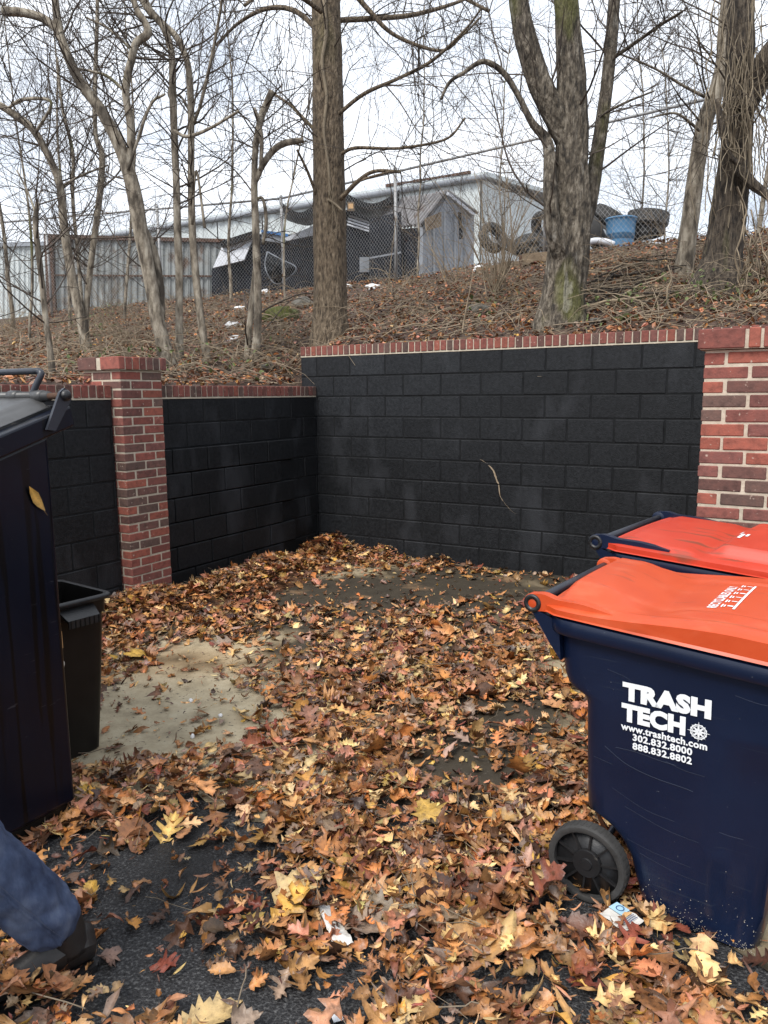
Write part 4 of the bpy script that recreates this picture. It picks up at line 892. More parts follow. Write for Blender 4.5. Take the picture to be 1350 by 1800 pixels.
def rot_batch(yaw, pitch, roll):
    cz, sz, cx, sx, cy, sy = np.cos(yaw), np.sin(yaw), np.cos(pitch), np.sin(pitch), np.cos(roll), np.sin(roll); o = np.zeros_like(cz); l = o + 1
    Rz = np.stack([np.stack([cz, -sz, o], -1), np.stack([sz, cz, o], -1), np.stack([o, o, l], -1)], -2)
    Rx = np.stack([np.stack([l, o, o], -1), np.stack([o, cx, -sx], -1), np.stack([o, sx, cx], -1)], -2)
    Ry = np.stack([np.stack([cy, o, sy], -1), np.stack([o, l, o], -1), np.stack([-sy, o, cy], -1)], -2)
    return Rz @ Rx @ Ry
def scatter(acc, pos, size, kind_p, col_p, tilt, normal_slope=None, dark=1.0, kinds=KINDS, base=LB):
    n = len(pos); ki = RNG.choice(len(kinds), n, p=kind_p); vi = RNG.integers(0, 6, n)
    R = rot_batch(RNG.uniform(0, 6.283, n), RNG.normal(0, tilt, n), RNG.normal(0, tilt, n)); ci = RNG.choice(len(PALV), n, p=col_p)
    C = PALV[ci] * RNG.uniform(.4, 1.3, (n, 1)) * (1 + RNG.normal(0, .06, (n, 3))) * dark
    for k in range(len(kinds)):
        for v in range(6):
            m = (ki == k) & (vi == v)
            if not m.any(): continue
            V, Q, S_ = base[kinds[k]][v]; s = size[m] * (1.25 if kinds[k] in ('pin_oak',) else .9 if kinds[k] == 'oval' else .75 if kinds[k] == 'narrow' else 1.0)
            A_ = np.stack([RNG.uniform(.62, 1.2, m.sum()), np.ones(m.sum()), RNG.uniform(.4, 1.9, m.sum())], 1)
            W = np.einsum('nij,nvj->nvi', R[m], V[None] * A_[:, None, :]) * s[:, None, None] + pos[m][:, None, :]
            qq = (Q[None] + (np.arange(m.sum()) * len(V))[:, None, None]).reshape(-1, 4)
            acc.add(W.reshape(-1, 3), qq, None, np.repeat(C[m], len(V), 0) * np.tile(S_, m.sum())[:, None])

# ------------------------------------------------------------------ cover of the bank
def bank_cover():
    def sample(n, front=True):
        out = []
        while len(out) < n:
            u = RNG.uniform(-13, 6.5, 4000); v = RNG.uniform(-3.5, 7.6, 4000); x, y = uv2xy(u, v)
            k = ((v > .24) | (u < -.24)) & (y > 5) & (np.abs(x) < y * .62)
            k &= RNG.random(4000) < np.clip(9.0 / y, .3, 1) ** 1.5
            out += list(zip(x[k], y[k]))
        P = np.array(out[:n]); return P
    P = sample(26000); h = hill_z(P[:, 0], P[:, 1]) + .02 + RNG.uniform(0, .045, len(P))
    # small leaves far away: use a light six vertex leaf
    LV = np.array([[0, -.5, 0], [.3, -.1, .12], [.2, .3, .1], [0, .5, 0], [-.2, .3, .12], [-.3, -.1, .08], [0, 0, -.05]]); LQ = np.array([[0, 1, 2, 6], [6, 2, 3, 4], [0, 6, 4, 5]])
    lb = {'l': [(LV * [1, 1, s], LQ, np.ones(7)) for s in (.6, 1, 1.5, 2, -1, .2)]}
    a = Acc(); cp_ = np.array([.08, .28, .12, .24, .01, .22, .03, .07, .06]); cp_ /= cp_.sum()
    scatter(a, np.column_stack([P, h]), RNG.uniform(.03, .085, len(P)), [1.0], cp_, .5, kinds=['l'], base=lb, dark=1.0)
    a.build("bank_leaf_litter", MT['leaf'], None, smooth=False, label="dull brown leaf litter covering the bank", cat="leaves", kind='stuff')
    # loose sticks
    P = sample(4200); polys = []
    for x, y in P:
        L = RNG.uniform(.15, .9) * RNG.uniform(.4, 1); an = RNG.uniform(0, 3.14); n = 5; t = np.linspace(-.5, .5, n)
        X = x + np.cos(an) * L * t + RNG.normal(0, .012, n); Y = y + np.sin(an) * L * t + RNG.normal(0, .012, n)
        Z = hill_z(X, Y) + .03 + abs(RNG.normal(0, .03)) + (.25 * L * RNG.random() * (1 - 4 * t * t) if RNG.random() < .35 else 0)
        polys.append((np.column_stack([X, Y, Z]), np.full(n, RNG.uniform(.0018, .0065))))
    h = len(polys) // 3
    twig_mesh(polys[:h], "bank_sticks", MT['tan_stem'], None, 3, label="pale dry sticks strewn over the bank", cat="sticks", kind='stuff')
    twig_mesh(polys[h:], "bank_sticks", MT['twig'], None, 3, label="grey brown sticks strewn over the bank", cat="sticks", kind='stuff')
    # arching bramble canes: denser at left
    polys = []
    for _ in range(900):
        if RNG.random() < .62: px, py = RNG.uniform(-40, 560), RNG.uniform(520, 668)
        else: px, py = RNG.uniform(600, 1380), RNG.uniform(455, 590)
        B = hill_hit(px, py); an = RNG.uniform(0, 6.28); L = RNG.uniform(.3, 1.1); n = 8; t = np.linspace(0, 1, n)
        X = B[0] + np.cos(an) * L * t + np.cumsum(RNG.normal(0, .02, n)); Y = B[1] + np.sin(an) * L * t * .8 + np.cumsum(RNG.normal(0, .02, n))
        Z = B[2] + RNG.uniform(.5, 1.3) * L * (t - t * t * RNG.uniform(.7, 1.1)) + np.cumsum(RNG.normal(0, .012, n))
        polys.append((np.column_stack([X, Y, Z]), np.linspace(RNG.uniform(.003, .007), .0015, n)))
        if RNG.random() < .5: grow(polys, polys[-1][0][4], RNG.normal(0, 1, 3) + [0, 0, .6], RNG.uniform(.2, .5), .0025, 0, 1, .1)
    twig_mesh(polys, "brambles", MT['tan_stem'], None, 3, label="tangled dry bramble canes over the bank", cat="brambles", kind='stuff')
    # small green ground plants
    a = Acc()
    spots = [(165, 600, 60), (150, 575, 50), (190, 560, 60), (1085, 570, 40), (1215, 545, 40), (1245, 535, 40), (1280, 540, 30), (320, 655, 40), (420, 655, 40), (140, 540, 40), (170, 660, 40), (870, 560, 20)]
    for px, py, n in spots:
        B = hill_hit(px, py); P = np.column_stack([B[0] + RNG.normal(0, .22, n), B[1] + RNG.normal(0, .3, n)]); z = hill_z(P[:, 0], P[:, 1]) + RNG.uniform(.02, .28, n)
        scatter(a, np.column_stack([P, z]), RNG.uniform(.03, .07, n), [1.0], np.eye(9)[4], .7, kinds=['l'], base=lb)
    a.C = [np.broadcast_to([1, 1, 1], c.shape) for c in a.C]
    a.build("ground_ivy", MT['foliage'], None, smooth=False, label="sparse green ivy and ground plants on the bank", cat="ivy", kind='stuff')
bank_cover()

# ================================================================== wheeled carts
def rrect(x0, x1, hw, r, ns=14, ne=8, nc=5):
    """closed outline of a rounded rectangle, counter clockwise, always the same number of points"""
    P = []
    def arc(cx, cy, a0):
        for i in range(nc): a = a0 + (i + .5) / nc * math.pi / 2; P.append((cx + r * math.cos(a), cy + r * math.sin(a)))
    for i in range(ns): P.append((x0 + r + (x1 - x0 - 2 * r) * (i + .5) / ns, -hw))
    arc(x1 - r, -hw + r, -math.pi / 2)
    for i in range(ne): P.append((x1, -hw + r + (2 * hw - 2 * r) * (i + .5) / ne))
    arc(x1 - r, hw - r, 0)
    for i in range(ns): P.append((x1 - r - (x1 - x0 - 2 * r) * (i + .5) / ns, hw))
    arc(x0 + r, hw - r, math.pi / 2)
    for i in range(ne): P.append((x0, hw - r - (2 * hw - 2 * r) * (i + .5) / ne))
    arc(x0 + r, -hw + r, math.pi)
    return np.array(P)
def loft(rows, name, mat, parent, cap=True, smooth=True):
    G = np.array([np.vstack([r, r[:1]]) for r in rows]); a = Acc(); a.grid(np.flip(G, 1) if False else G)
    if cap:
        for r, fl in ((rows[0], 0), (rows[-1], 1)):
            c = r.mean(0); V = np.vstack([r, c]); n = len(r); T = [[(i + 1) % n, i, n] if not fl else [i, (i + 1) % n, n] for i in range(n)]; a.add(V, None, T)
    return a.build(name, mat, parent, smooth=smooth)
def text_mesh(body, w, h, bold=.03, extr=.0):
    cu = bpy.data.curves.new("lettering", 'FONT'); cu.body = body; cu.size = 1.0; cu.offset = bold; cu.extrude = extr; cu.resolution_u = 3; cu.space_character = 1.06
    ob = bpy.data.objects.new("lettering_tmp", cu); COL.objects.link(ob); dg = bpy.context.evaluated_depsgraph_get()
    me = bpy.data.meshes.new_from_object(ob.evaluated_get(dg)); bpy.data.objects.remove(ob); bpy.data.curves.remove(cu)
    co = np.empty(len(me.vertices) * 3, np.float32); me.vertices.foreach_get("co", co); co = co.reshape(-1, 3)
    lo_, hi_ = co.min(0), co.max(0); co[:, 0] = (co[:, 0] - lo_[0]) / (hi_[0] - lo_[0]) * w; co[:, 1] = (co[:, 1] - lo_[1]) / (hi_[1] - lo_[1]) * h; co[:, 2] = 0
    me.vertices.foreach_set("co", co.ravel()); me.update(); me.materials.clear(); return me, co
def compass(R_):
    """emblem: a ring with notched outer edge and an eight pointed star, with longer points up, down and to the sides"""
    a = Acc(); n = 48
    def ring(r0, r1, notch=False):
        V = []; Q = []
        for i in range(n):
            an = i * 2 * math.pi / n; k = r1 * (1.0 + (.09 if notch and (i % 3 == 0) else 0)); V += [(r0 * math.cos(an), r0 * math.sin(an), 0), (k * math.cos(an), k * math.sin(an), 0)]
        for i in range(n): j = (i + 1) % n; Q.append((2 * i, 2 * i + 1, 2 * j + 1, 2 * j))
        a.add(V, Q)
    ring(.80 * R_, .93 * R_, True); ring(.66 * R_, .73 * R_)
    for i in range(8):
        an = i * math.pi / 4; L = (1.32 if i % 2 == 0 else 1.12) * R_; w = .17 * R_
        d = np.array([math.cos(an), math.sin(an), 0]); s = np.array([-d[1], d[0], 0])
        a.add([d * .03 * R_, d * .24 * R_ + s * w, d * L, d * .24 * R_ - s * w + s * .05 * R_], [[0, 3, 2, 1]])
    return a
def cart(x, y, rz, label, lidmat, sw=1.0, sh=1.0, sx=1.0, style=0, near=True):
    root = empty("wheeled_cart", (x, y, 0), rz, label=label, cat="bin", group="navy wheeled carts with orange lids")
    hw = lambda z: (.265 + .0691 * z) * sw
    rz_ = lambda xx: (.945 - .062 * (xx / sx - .06)) * sh
    prof = [(0.0, .36, .675, -.012), (.012, .345, .69, 0), (.05, .336, .695, 0), (.12, .322, .702, 0), (.18, .308, .707, 0), (.23, .278, .71, 0), (.265, .245, .713, 0), (.285, .215, .715, 0), (.30, .182, .716, 0), (.31, .166, .717, 0), (.40, .164, .722, 0), (.5, .163, .729, 0), (.60, .162, .736, 0), (.66, .162, .74, 0), (.68, .158, .742, 0), (.692, .148, .743, 0), (.703, .128, .744, 0), (.716, .106, .745, 0), (.732, .096, .746, 0), (.755, .088, .747, 0), (.80, .083, .75, 0), (.84, .080, .753, 0), (.9, .075, .758, 0)]
    rows = []
    for z, x0, x1, dw in prof:
        o = rrect(x0 * sx, x1 * sx, hw(z) + dw, .055 if z > .1 else .07); zz = np.full(len(o), z * sh)
        zz -= .062 * (o[:, 0] / sx - .06) * sstep(.72, .94, z) * sh
        yy = o[:, 1].copy(); xx = o[:, 0] / sx
        rec = sstep(.565, .582, xx) * sstep(.745, .70, xx) * sstep(.03, .06, z) * sstep(.655, .635, z)
        yy -= np.sign(yy) * .02 * rec * (np.abs(yy) > hw(z) * .93)
        rows.append(np.column_stack([o[:, 0], yy, zz]))
    sharp(loft(rows, "body", MT['navy'], root), 50)
    rr = []
    for off, z in ((.002, .890), (.024, .893), (.030, .902), (.031, .930), (.027, .941), (.016, .946), (-.02, .946), (-.03, .93)):
        o = rrect(.07 * sx - off * .8, .762 * sx + off, hw(.92) + off, .06 + off * .5); rr.append(np.column_stack([o[:, 0], o[:, 1], z * sh - .062 * (o[:, 0] / sx - .06) * sh]))
    sharp(loft(rr, "rim", MT['navy'], root, cap=False), 40)
    # lid
    HL = hw(.95) + .026
    def lidz(xx, t):
        xr = xx / sx; at_ = np.abs(t)
        if style == 0:
            e = .030 + .048 * sstep(.12, .62, xr); z = rz_(xx) + e * (1 - .16 * at_ ** 16) + .018 * (1 - at_ ** 2.5)
            z = z + .05 * sstep(.04, .10, xr) * sstep(.34, .16, xr) * sstep(.96, .55, at_) - .016 * np.exp(-((xr - .37) / .07) ** 2) * sstep(.9, .5, at_) - .007 * sstep(.60, .56, at_) * sstep(.40, .48, xr) - .004 * sstep(.86, .82, at_)
            z = z - .05 * sstep(.80, .88, xr)
        else:
            e = .034 + .0 * xr; z = rz_(xx) + e * (1 - .16 * at_ ** 16) + .008 * (1 - t ** 2)
            z = z + .042 * sstep(.36, .42, xr) * sstep(.80, .70, at_) + .012 * sstep(.95, .85, at_) * sstep(.36, .3, xr) * sstep(.05, .1, xr) - .03 * sstep(.80, .88, xr)
        return z
    xs = np.concatenate([np.linspace(.045, .5, 36), np.linspace(.51, .845, 22)]) * sx; ts = np.concatenate([np.linspace(-1, -.5, 18), np.linspace(-.45, .45, 14), np.linspace(.5, 1, 18)])
    X, T = np.meshgrid(xs, ts, indexing='ij'); wdt = HL * (1 - .10 * sstep(.76, .85, X / sx) ** 2 - .06 * sstep(.09, .045, X / sx))
    Z = lidz(X, T); G = np.stack([X, T * wdt, Z], -1); a = Acc(); a.grid(G)
    edge = np.vstack([G[:, 0], G[-1, 1:], G[::-1, -1][1:], G[0, ::-1][1:]]); low = edge.copy(); low[:, 2] = rz_(edge[:, 0]) + .007; mid = edge.copy(); mid[:, 2] = low[:, 2] * .85 + edge[:, 2] * .15
    cen = np.array([.42 * sx, 0]); outw = low.copy(); outw[:, :2] += (low[:, :2] - cen) / np.linalg.norm(low[:, :2] - cen, axis=1)[:, None] * .006
    a.grid(np.array([edge, mid, outw])); lid = a.build("lid", lidmat, root); sharp(lid, 24)
    # hinge arms, end caps, handle bar
    zh = .97 * sh; yh = hw(.9) - .012
    for s in (-1, 1):
        b = Acc(); pts = catmull([(-.006, s * yh, zh), (.03 * sx, s * yh, zh + .006), (.08 * sx, s * yh, zh - .0), (.16 * sx, s * yh, rz_(.16 * sx) + .035), (.26 * sx, s * yh, rz_(.26 * sx) + .03)], 5)
        n = len(pts); q = np.linspace(0, 1, n); hh = np.interp(q, [0, .3, 1], [.030, .027, .010]); G2 = []
        for p_, h_ in zip(pts, hh): G2.append([p_ + [0, -.017, -h_], p_ + [0, .017, -h_], p_ + [0, .017, h_], p_ + [0, -.017, h_], p_ + [0, -.017, -h_]])
        b.grid(np.array(G2)); b.lathe([(.0, -.018), (.027, -.018), (.031, -.015), (.031, .015), (.027, .018), (.0, .018)], 20, Matrix.Rotation(math.pi / 2, 3, 'X'), (-.004, s * yh, zh))
        sharp(b.build("hinge_arm", lidmat if style == 0 else MT['navy'], lid), 40)
        b = Acc(); b.lathe([(.0, -.004), (.013, -.004), (.015, .009), (.026, .012), (.0295, .006), (.0295, -.012)], 20, Matrix.Rotation(s * math.pi / 2 * -1 + 0, 3, 'X'), (-.004, s * (yh + .012), zh)); b.build("end_cap", MT['black_plastic'], lid)
        b = Acc(); b.prism([(-.016, s * yh - .016, zh - .012), (.085 * sx, s * yh - .016, rz_(.085) - .02), (.095 * sx, s * yh - .016, .80 * sh), (.06 * sx, s * yh - .016, .845 * sh)], (0, .032, 0)); b.build("handle_bracket", MT['navy'], root, smooth=False)
    b = Acc(); b.tube([(-.004, -yh + .015, zh), (-.004, 0, zh), (-.004, yh - .015, zh)], .0155, 12); b.build("handle_bar", MT['steel_dark'], root)
    for s in (-.12, .12):
        b = Acc(); b.box((.04 * sx, s * sw, zh - .035), (.1 * sx, .03, .03)); b.build("handle_rib", MT['navy'], root, smooth=False)
    # wheels and axle
    wr = .130 * sh; RX = Matrix.Rotation(math.pi / 2, 3, 'X')
    for s in (-1, 1):
        yw = s * .289 * sw; b = Acc()
        tp = [(.117, -.024), (.124, -.0275), (.136, -.026), (.1415, -.018), (.142, -.008), (.142, .008), (.1415, .018), (.136, .026), (.124, .0275), (.117, .024), (.117, -.024)]
        b.lathe([(r * sh * .915, z) for r, z in tp], 40, RX, (.19 * sx, yw, wr))
        for k in range(40):
            an = k * 2 * math.pi / 40; b.box((.19 * sx + math.cos(an) * .1297 * sh, yw, wr + math.sin(an) * .1297 * sh), (.0012, .036, .010), Matrix.Rotation(-an, 3, 'Y'))
        wh = b.build("wheel", MT['tyre'], root); sharp(wh, 40)
        b = Acc(); b.lathe([(.0, .004), (.108 * sh, .004), (.108 * sh, -.004), (0, -.004)], 32, RX, (.19 * sx, yw, wr)); b.build("rim_disc", MT['black_plastic'], wh)
        b = Acc(); b.lathe([(.0, -.022), (.018, -.022), (.02, -.017), (.03, -.016), (.045, -.018), (.048, -.012), (.048, .012), (.045, .018), (.02, .017), (.018, .022), (0, .022)], 28, RX, (.19 * sx, yw, wr)); sharp(b.build("hub", MT['black_plastic'], wh), 35)
        for k in range(10):
            an = k * math.pi / 5 + .2; b = Acc(); b.box((.19 * sx + math.cos(an) * .077 * sh, yw, wr + math.sin(an) * .077 * sh), (.066, .030, .006), Matrix.Rotation(-an, 3, 'Y')); b.build("spoke", MT['black_plastic'], wh, smooth=False)
    b = Acc(); b.tube([(.19 * sx, -.26 * sw, wr), (.19 * sx, 0, wr), (.19 * sx, .26 * sw, wr)], .011, 10); b.build("axle", MT['steel_dark'], root)
    # lettering on the near side
    tilt = math.pi / 2 + math.atan(.0691)
    def lay(me, xx, zz, nm="lettering", **k):
        o = mk(nm, me, MT['print_white'], root, (xx, -(hw(zz / sh)) - .0045, zz), (tilt, 0, 0), **k); return o
    for body, x0, x1, z0, z1, bo in (("TRASH", .289, .541, .713, .773, .065), ("TECH", .287, .473, .645, .705, .065), ("www.trashtech.com", .286, .534, .6165, .640, .034), ("302.832.8000", .322, .494, .589, .612, .034), ("888.832.8802", .322, .494, .5605, .5835, .034)):
        me, _ = text_mesh(body, (x1 - x0) * sx, (z1 - z0) * sh, bo); lay(me, x0 * sx, z0 * sh)
    a = compass(.0245); me = mesh_np("emblem", np.vstack(a.V), np.vstack(a.Q), smooth=False); lay(me, .509 * sx, .668 * sh, "emblem", label="white compass rose emblem")
    if near:
        def side(pts, w, mat, nm):
            P_ = catmull([(x_ * sx, -(hw(z_)) - .0016, z_ * sh) for x_, z_ in pts], 5); L_ = P_ + [0, 0, w]; b = Acc(); b.grid(np.array([P_, L_])); b.build(nm, mat, root, smooth=False)
        for pts, w in (([(.235, .545), (.30, .505), (.38, .485), (.47, .478), (.50, .474)], .0016), ([(.27, .55), (.33, .552), (.40, .545), (.45, .543)], .0014), ([(.42, .548), (.47, .535), (.53, .532)], .0010), ([(.575, .37), (.60, .368), (.64, .37)], .0012),
                       ([(.26, .41), (.36, .37), (.45, .36)], .0009), ([(.30, .36), (.42, .325), (.52, .315)], .0009), ([(.24, .80), (.30, .785), (.33, .76)], .0009), ([(.60, .80), (.66, .79), (.70, .792)], .0010), ([(.31, .25), (.40, .232), (.50, .225)], .0008), ([(.35, .215), (.46, .19), (.55, .185)], .0008), ([(.20, .50), (.26, .49)], .0010)):
            side(pts, w, MT['scratch'], "scratch")
        b = Acc()
        for _ in range(360):
            x_, z_ = RNG.uniform(.34, .70), .012 + RNG.exponential(.03)
            if z_ > .3: continue
            r_ = RNG.uniform(.0006, .0019); yy_ = -(hw(z_) - (.02 if x_ > .58 and z_ > .05 else 0)) - .0014
            b.add([(x_ - r_, yy_, z_), (x_, yy_, z_ - r_), (x_ + r_, yy_, z_), (x_, yy_, z_ + r_)], [[0, 1, 2, 3]])
        b.build("mud_specks", MT['dust'], root, smooth=False, kind='stuff')
    # lettering on the lid: read from the front of the cart
    def on_lid(me, co, x0, y0):
        w = np.empty_like(co); w[:, 0] = x0 - co[:, 1]; w[:, 1] = y0 + co[:, 0]; w[:, 2] = lidz(w[:, 0], w[:, 1] / HL) + .0018; me.vertices.foreach_set("co", w.ravel()); me.update(); return me
    if style == 0:
        me, co = text_mesh("RECYCLABLES ONLY", .30, .028, .02); mk("lid_lettering", on_lid(me, co, .503, -.158), MT['print_white'], lid)
        b = Acc()
        def bar(xc, yc, lx, ly):
            xs_ = np.linspace(xc - lx / 2, xc + lx / 2, 3 if lx < .1 else 8); ys_ = np.linspace(yc - ly / 2, yc + ly / 2, 3 if ly < .1 else 14); X_, Y_ = np.meshgrid(xs_, ys_, indexing='ij'); b.grid(np.stack([X_, Y_, lidz(X_, Y_ / HL) + .0018], -1))
        bar(.548, .012, .007, .325)
        for i in range(6):
            yc = -.125 + i * .056; bar(.512, yc, .004, .032); bar(.519, yc, .004, .022); bar(.534, yc + .003, .016, .007 + .004 * (i % 3 == 0))
        b.build("lid_icons", MT['print_white'], lid)
    else:
        b = Acc()
        for xc, yc, lx, ly in ((.475, -.10, .012, .09), (.492, -.07, .010, .05), (.46, -.03, .010, .05), (.72, -.17, .014, .12), (.75, -.16, .012, .10)):
            X_, Y_ = np.meshgrid(np.linspace(xc - lx / 2, xc + lx / 2, 4), np.linspace(yc - ly / 2, yc + ly / 2, 6), indexing='ij'); b.grid(np.stack([X_, Y_, lidz(X_, Y_ / HL) + .0018], -1))
        b.build("worn_print", MT['print_white'], lid)
    return root
cart(.667, 2.611, math.atan2(-.592, .806), "near navy wheeled cart with bright orange lid and white lettering on its side", MT['orange'])
cart(1.098, 3.335, math.radians(51.5 - 90), "farther navy wheeled cart with stained red-orange lid, behind the lettered one", MT['red_orange'], sw=1.17, sh=1.06, sx=1.12, style=1, near=False)

# ================================================================== dumpster at the left edge
def dumpster():
    root = empty("dumpster", (-1.212, 2.779, 0), math.atan2(-.861, -.508), label="tall dark navy dumpster with sloping grey lid cut off by the left edge", cat="dumpster")
    S = .33; L = .95; W = 1.55
    b = Acc(); b.prism([(0, 0, .07), (L, 0, .07), (L, 0, 1.50 - S * L), (0, 0, 1.50)], (0, -W, 0)); o = b.build("body", MT['dumpster'], root, smooth=False)
    m = o.modifiers.new("bevel", 'BEVEL'); m.width = .018; m.segments = 3
    for y0, y1 in ((-.02, .055), (-W - .055, -W + .02)):
        b = Acc(); b.prism([(-.075, y0, 1.525), (L + .06, y0, 1.50 - S * (L + .06)), (L + .06, y0, 1.575 - S * (L + .06)), (-.06, y0, 1.597)], (0, y1 - y0, 0)); o = b.build("rim_band", MT['dumpster'], root, smooth=False)
        m = o.modifiers.new("bevel", 'BEVEL'); m.width = .008; m.segments = 2
    for x0 in (-.075, L):
        b = Acc(); z = 1.50 - S * x0; b.box((x0 + .03, -W / 2, z + .035), (.06, W - .05, .075)); b.build("rim_band", MT['dumpster'], root, smooth=False)
    # lid sheet with ribs
    xs = np.linspace(-.02, L + .08, 20); ys = np.concatenate([np.linspace(-.01, -.12, 8), np.linspace(-.14, -W + .02, 40)]); X, Y = np.meshgrid(xs, ys, indexing='ij')
    Zl = 1.622 - (S - .015) * (X + .02) - .012 + .018 * sstep(.05, .1, np.abs(Y) % .5) * sstep(.5, .45, np.abs(Y) % .5) - .02 * sstep(-.05, -.01, Y)
    G = np.stack([X, Y, Zl], -1); b = Acc(); b.grid(G); b.grid(G - [0, 0, .018]); 
    for e in (G[:, 0], G[:, -1], G[0], G[-1]): b.grid(np.array([e, e - [0, 0, .018]]))
    lid = b.build("lid", MT['lid_grey'], root); sharp(lid, 40)
    b = Acc(); b.box((.45, -.014, 1.56 - .33 * .45 + .012), (1.0, .02, .03), Matrix.Rotation(math.atan(S), 3, 'Y')); b.build("lid_edge", MT['black_plastic'], lid, smooth=False)
    for y in np.arange(-.05, -W, -.145):
        b = Acc(); b.tube([(-.03, y, 1.632), (-.03, y - .03, 1.632), (-.03, y - .055, 1.632)], .022, 12); b.build("hinge_sleeve", MT['lid_grey'], lid)
    b = Acc(); b.tube([(-.03, .065, 1.632), (-.03, -.8, 1.632), (-.03, -W - .05, 1.632)], .012, 10); b.build("hinge_rod", MT['rust'], root)
    b = Acc(); b.tube([(-.03, -.02, 1.632), (-.03, -.8, 1.632), (-.03, -W, 1.632)], .0175, 10); b.build("hinge_tube", MT['lid_grey'], lid)
    for y in (.058, -W - .07):
        b = Acc(); b.prism([(.055, y, 1.515), (.02, y, 1.51), (-.055, y, 1.62), (-.05, y, 1.648), (-.028, y, 1.66), (-.008, y, 1.645)], (0, .012, 0)); br = b.build("hinge_bracket", MT['steel_dark'], root, smooth=False)
        b = Acc(); b.lathe([(0, .014), (.012, .014), (.016, .01), (.02, .004), (.02, -.006), (0, -.006)], 16, Matrix.Rotation(-math.pi / 2, 3, 'X'), (-.03, y + .014, 1.634)); b.build("bolt", MT['black_plastic'], br)
    hp = catmull([(-.025, -.115, 1.63), (-.035, -.10, 1.67), (-.05, -.085, 1.712), (-.052, -.10, 1.722), (-.052, -.13, 1.724), (-.052, -.5, 1.724), (-.052, -1.0, 1.724), (-.052, -1.3, 1.72), (-.04, -1.32, 1.67), (-.025, -1.31, 1.63)], 4)
    b = Acc(); b.tube(hp, .012, 12); b.build("lift_handle", MT['steel_dark'], root)
    for y in (-.06, -W + .06):
        b = Acc(); b.box((L / 2, y, .035), (L - .06, .09, .07)); b.build("skid", MT['brown_black'], root, smooth=False)
    return root
dumpster()

# ================================================================== small black bin
def bin_():
    root = empty("open_bin", (-1.516, 3.372, 0), math.atan2(-.6, .8), label="open topped black plastic bin standing behind the dumpster", cat="bin")
    H = .745; rows = []
    def sec(z, a, b, r=.035): o = rrect(-a, a, b, r, 6, 5, 4); return np.column_stack([o, np.full(len(o), z)])
    for z, a, b in ((0, .135, .10), (.012, .148, .112), (.3, .168, .130), (.6, .186, .146), (.66, .188, .148), (.665, .197, .156), (.735, .20, .160), (.745, .204, .165), (.748, .196, .157), (.70, .182, .144), (.3, .160, .122), (.03, .142, .105)): rows.append(sec(z, a, b))
    sharp(loft(rows, "body", MT['brown_black'], root), 40)
    rr = [sec(z, a, b) for z, a, b in ((.725, .203, .163), (.727, .217, .177), (.743, .219, .179), (.752, .21, .17), (.748, .197, .157))]; loft(rr, "rim", MT['black_plastic'], root, cap=False)
    for s in (1, -1):
        b = Acc(); b.prism([(s * .20, -.085, .715), (s * .20, .085, .715), (s * .262, .075, .678), (s * .262, -.075, .678)], (0, 0, -.012)); h = b.build("handle", MT['black_plastic'], root, smooth=False)
        b = Acc(); b.box((s * .262, 0, .662), (.008, .15, .034)); b.build("grip", MT['black_plastic'], h, smooth=False)
        for k in range(7): b = Acc(); b.box((s * .267, -.066 + k * .022, .662), (.004, .004, .036)); b.build("grip_rib", MT['brown_black'], h, smooth=False)
    b = Acc(); b.box((.1885, -.085, .585), (.003, .036, .075)); b.build("sticker", MT['paper_tan'], root, smooth=False)
    for zc, hh in ((.606, .02), (.566, .026)):
        b = Acc(); b.box((.1905, -.085, zc), (.002, .022, hh)); b.build("sticker_print", MT['black_plastic'], root, smooth=False)
    pts = catmull([(.181, -.09, .475), (.181, -.075, .49), (.181, -.064, .475), (.1795, -.07, .45), (.177, -.076, .40), (.174, -.078, .34), (.172, -.08, .30)], 5)
    b = Acc(); b.tube(pts, .004, 6); b.build("paint_streak", MT['paper'], root)
bin_()

